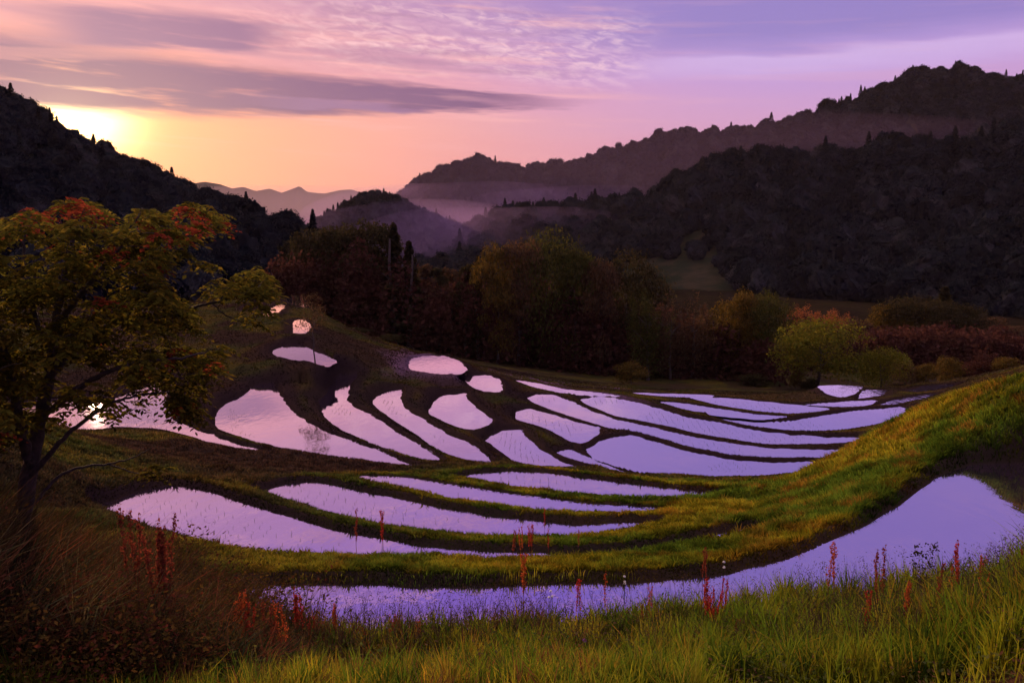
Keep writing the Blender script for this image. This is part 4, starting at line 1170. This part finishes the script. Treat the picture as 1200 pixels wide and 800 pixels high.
for t in NEAR:
    t = list(t)
    if 140 < t[0] < 340 and t[3] < 11: t[3] = 8.3; t[1] -= 4; t[4] = 'dull' if t[0] < 240 else t[4]
    elif 340 <= t[0] < 500 and t[3] < 11: t[3] = 9.2; t[1] -= 4; t[5] += 1
    sorrel(*t)
# small flowers
fl = {'pink': leaf_mat('petal_pink', (0.55, 0.10, 0.30), (0.7, 0.2, 0.4), use_tint=False), 'white': leaf_mat('petal_white', (0.7, 0.68, 0.7), (0.8, 0.8, 0.8), use_tint=False),
      'violet': leaf_mat('petal_violet', (0.30, 0.05, 0.40), (0.4, 0.1, 0.5), use_tint=False)}
green_m = leaf_mat('flower_stem_green', (0.05, 0.07, 0.015), (0.07, 0.09, 0.02), use_tint=False)
def flower(px, py, D, col, label, k=1, r=0.016):
    p = atD(px, py, D); gz = float(ground_z(p[0], p[1])[0]); H = max(0.12, p[2] - gz)
    o = bpy.data.objects.new('wild_flower', None); COL.objects.link(o); o.location = (p[0], p[1], p[2] - H); tag(o, label, 'flower', 'small flowers in the near grass')
    t = np.linspace(0, 1, 5)[:, None]; paths = []; C = []
    for q in range(k):
        e = np.array([rng.normal() * 0.03 * (k > 1), rng.normal() * 0.03 * (k > 1), H * (1 - 0.06 * q)])
        paths.append((t * e, np.full(5, 0.003)))
        d = rng.normal(size=(46, 3)); d /= np.linalg.norm(d, axis=1)[:, None]; C.append(e + d * np.array([r, r, r * 0.7]))
    V, Q = tubes(paths, 4); link('stem', mesh_np('stem', V, Q, green_m), o)
    C = np.concatenate(C); V, Q = quads_at(C, np.full(len(C), r * 0.55), None, 0.6); link('blossom', mesh_np('blossom', V, Q, fl[col]), o)
flower(605, 772, 7.8, 'pink', 'pink clover head low in the middle of the near grass', r=0.02)
flower(685, 750, 8.6, 'violet', 'violet flower head right of the pink clover', r=0.02)
flower(847, 659, 12.4, 'white', 'pair of white flowers on the bank above the red sorrel', 2, 0.018)
flower(732, 677, 11.4, 'white', 'white flowers beside the shaded water, left of the orange sorrel', 3, 0.016)
flower(646, 693, 10.6, 'white', 'pale pinkish flowers at the shaded water edge, left of the white ones', 3, 0.015)
# dark bushy weed in front of the triangular water
def weed(px, top, D, wpx, label):
    p = atD(px, top, D); gz = float(ground_z(p[0], p[1])[0]); H = max(0.4, min(1.0, p[2] - gz)); W = wpx / F * D / 2
    o = bpy.data.objects.new('branching_weed', None); COL.objects.link(o); o.location = (p[0], p[1], p[2] - H); tag(o, label, 'wild plant')
    paths = []; C = []
    for k in range(12):
        a = rng.random() * 6.28; t = np.linspace(0, 1, 6)[:, None]; e = np.array([math.cos(a) * W * rng.random() ** .5, math.sin(a) * W * .7, H * (0.65 + 0.35 * rng.random())])
        q = e * t; q[:, :2] *= t; paths.append((q, 0.004 * (1.2 - t[:, 0]))); C.append(e + rng.normal(size=(16, 3)) * 0.03); C.append(q[3] + rng.normal(size=(8, 3)) * 0.03)
    V, Q = tubes(paths, 4); link('stem', mesh_np('stem', V, Q, bark), o)
    C = np.concatenate(C); V, Q = quads_at(C, 0.012 + 0.01 * rng.random(len(C)), None, 0.6); link('leaves', mesh_np('leaves', V, Q, LM['dark'], tint=np.ones((len(V), 3))), o)
weed(1085, 640, 9.8, 34, 'dark bushy weed with small round heads in front of the mirror water')

# ------------------------------------------------------------------ the big tree at the left
def big_tree():
    r = np.random.default_rng(77); D0 = 10.2
    base = atD(14, 700, D0); gz = float(ground_z(base[0], base[1])[0])
    tb = bark_mat('tree_bark', (0.020, 0.014, 0.012), (0.055, 0.038, 0.030))
    def pt(px, py, o=0.0): return atD(px, py, D0 + o)
    limbs = [  # polylines (px, py, depth offset), start radius, end radius
     ([(14,715,0),(18,660,0),(26,600,0),(36,550,0.05),(44,500,0.1),(54,460,0.1),(62,420,0.1),(66,380,0.1),(72,340,0.1),(80,300,0.2),(92,262,0.2)], 0.115, 0.018),
     ([(36,550,0.05),(26,510,-.2),(20,470,-.3),(10,430,-.4),(-4,380,-.5),(-20,330,-.6),(-30,280,-.6)], 0.07, 0.015),
     ([(58,440,0.1),(84,410,.4),(112,390,.7),(140,374,.9),(168,360,1.0),(190,330,1.1),(206,290,1.1),(214,250,1.1)], 0.055, 0.012),
     ([(140,374,.9),(176,372,.6),(212,362,.4),(250,356,.2),(286,344,.1),(304,330,0)], 0.028, 0.008),
     ([(48,488,.1),(74,470,-.3),(100,448,-.6),(132,432,-.8),(168,424,-.9),(206,420,-1.0),(240,414,-1.0)], 0.040, 0.010),
     ([(33,560,0),(52,540,-.2),(74,512,-.4),(102,490,-.5),(134,470,-.5),(164,462,-.5),(196,458,-.5)], 0.034, 0.008),
     ([(26,605,0),(44,586,.2),(66,558,.3),(96,546,.4),(128,544,.5),(158,536,.5),(178,524,.5)], 0.024, 0.006),
     ([(66,380,.1),(90,352,-.3),(112,322,-.5),(136,296,-.7),(158,268,-.8),(166,244,-.8)], 0.040, 0.010),
     ([(62,420,.1),(44,380,.4),(34,340,.6),(26,300,.8),(30,262,.8)], 0.036, 0.010),
     ([(20,470,-.3),(0,450,-.1),(-30,440,0),(-70,430,.1),(-100,410,.1)], 0.030, 0.010),
     ([(206,290,1.1),(224,282,1.0),(240,272,.9),(252,262,.9)], 0.014, 0.006),
     ([(250,356,.2),(262,368,.1),(276,376,0),(290,378,0)], 0.010, 0.005),
     ([(196,458,-.5),(214,470,-.4),(216,486,-.4)], 0.009, 0.005),
     ([(128,544,.5),(150,552,.6),(172,556,.6),(190,552,.6)], 0.009, 0.005),
    ]
    paths = []; nodes = []; nrad = []
    for pts, r0, r1 in limbs:
        P = np.array([pt(*q) for q in pts])
        # smooth resample
        t = np.linspace(0, len(P) - 1, (len(P) - 1) * 5 + 1); Q = np.stack([np.interp(t, np.arange(len(P)), P[:, i]) for i in range(3)], -1)
        for _ in range(3): Q[1:-1] = (Q[:-2] + 2 * Q[1:-1] + Q[2:]) / 4
        Q[1:-1] += r.normal(size=(len(Q) - 2, 3)) * 0.006
        rr = np.linspace(r0, r1, len(Q)); 
        if pts[0][1] > 700: rr[:3] *= np.array([1.5, 1.25, 1.1]); Q[0, 2] = gz - 0.25
        paths.append((Q, rr)); nodes += list(Q[3:]); nrad += list(rr[3:])
    limb_p = list(paths)
    # crown sprays: outline of the crown, as a side view filled through its depth
    outline = np.array([(-140,260),(-60,248),(0,258),(40,244),(80,234),(130,238),(165,250),(176,240),(200,230),(232,238),(256,258),(250,280),(232,300),(246,318),(276,322),(296,312),(312,326),(318,342),(300,352),(312,366),(296,380),(262,378),(256,396),(262,408),(246,424),(252,440),(232,452),(222,470),(224,490),(206,486),(190,470),(176,480),(150,478),(120,500),(84,520),(50,512),(0,540),(-60,560),(-160,560)], float)
    K = []
    while len(K) < 1080:
        q = np.array([-140 + 460 * r.random(), 228 + 330 * r.random()])
        _, ins = seg_dist(q[:1], q[1:2], outline)
        if not ins[0]: continue
        if fbm(np.array([q[0] / 34.0]), np.array([q[1] / 26.0]), 2)[0] < 0.45: continue
        if q[1] > 450 and r.random() < 0.30: continue
        if 130 < q[0] and 385 < q[1] < 408 and r.random() < 0.5: continue
        dd = (r.random() * 2 - 1) * (1.5 if q[0] < 190 else 0.9)
        K.append(pt(q[0], q[1], dd))
    for q in ((178,551,.6),(188,553,.6),(170,556,.55),(304,330,0),(300,322,0),(284,374,0),(292,378,0),(240,414,-1),(250,408,-1),(216,486,-.4),(70,246,.2),(92,240,.2),(214,236,1.1),(206,246,1.1),(224,240,1.1),(250,258,.9)): K.append(pt(*q))
    K = np.array(K)
    nodes = np.array(nodes); nrad = np.array(nrad)
    root = pt(50, 470)
    order = np.argsort(np.linalg.norm(K - root, axis=1))
    NN = list(nodes); tw = []
    NA = np.array(NN); NRd = list(nrad)
    for i in order:
        c = K[i]; d = np.linalg.norm(NA - c, axis=1) + 0.35 * np.maximum(0, np.linalg.norm(NA - root, axis=1) - np.linalg.norm(c - root))
        j = int(np.argmin(d)); a = NA[j]; L = np.linalg.norm(c - a)
        t = np.linspace(0, 1, 5)[:, None]; m = a + (c - a) * t + np.array([0, 0, 1]) * 0.10 * L * np.sin(math.pi * t)
        r0 = min(NRd[j] * 0.7, 0.010)
        tw.append((m, np.linspace(max(r0, 0.004), 0.0025, 5)))
        NA = np.concatenate([NA, m[2:]]); NRd += [max(r0 * 0.7, .003)] * 3
    tree = bpy.data.objects.new('tree', None); COL.objects.link(tree); tree.location = (base[0], base[1], gz)
    tag(tree, 'large leafy tree with a dark leaning trunk and reddish tips, rising from the thicket', 'tree')
    off = np.array([base[0], base[1], gz])
    V, Q = tubes([limb_p[0]], 10); link('trunk', mesh_np('trunk', V - off, Q, tb, smooth=True), tree)
    for lp in limb_p[1:]:
        V, Q = tubes([lp], 7); link('branch', mesh_np('branch', V - off, Q, tb, smooth=True), tree)
    # compound leaves
    LV = []; LT = []; 
    up = np.array([0, 0, 1.0])
    for c in K:
        dirv = c - np.array([root[0], root[1], c[2]]); dirv /= np.linalg.norm(dirv) + 1e-6
        young = r.random() < (0.28 if c[2] > 0.0 else 0.10 if c[2] > -0.5 else 0.015)
        nl = r.integers(3, 6)
        shade = 0.65 + 0.6 * r.random()
        for q in range(nl):
            a = r.random() * 6.28; out_ = np.array([math.cos(a), math.sin(a), 0]) * 0.9 + dirv * 0.6; out_ /= np.linalg.norm(out_)
            L = 0.17 + 0.11 * r.random(); nf = 6
            s0 = c + r.normal(size=3) * 0.03
            side_ = np.cross(out_, up); side_ /= np.linalg.norm(side_)
            for k in range(nf):
                u = (k + 0.6) / nf; p = s0 + out_ * L * u + up * (0.08 * u - 0.20 * u * u)
                for sg in ((-1, 1) if k < nf - 1 else (0,)):
                    ld = side_ * sg + out_ * (0.55 if sg else 1.0) - up * (0.35 + 0.35 * r.random()); ld /= np.linalg.norm(ld)
                    wd = np.cross(ld, up + r.normal(size=3) * 0.3); wd /= np.linalg.norm(wd) + 1e-9
                    l = 0.080 * (0.5 + 0.9 * r.random()); w = 0.021 * (0.8 + 0.5 * r.random())
                    if young: l *= 0.7
                    mid = p + ld * l * 0.5
                    LV.append((p, mid + wd * w + up * .004, p + ld * l, mid - wd * w + up * .004))
                    col = np.array([0.24, 0.045, 0.02]) if young else (np.array([0.10, 0.090, 0.014]) if r.random() < 0.65 else np.array([0.17, 0.12, 0.016]))
                    LT.append(col * shade * (0.8 + 0.4 * r.random()))
    V = np.array(LV).reshape(-1, 3) - off; Q = np.arange(len(V)).reshape(-1, 4)
    lm = leaf_mat('tree_leaves', (1, 1, 1), (1, 1, 1), trans=0.6, gloss=0.0)
    cr = link('crown', mesh_np('crown', V, Q, lm, tint=np.repeat(np.array(LT), 4, 0)), tree)
    V, Q = tubes(tw, 4); link('twigs', mesh_np('twigs', V - off, Q, tb), cr)
big_tree()
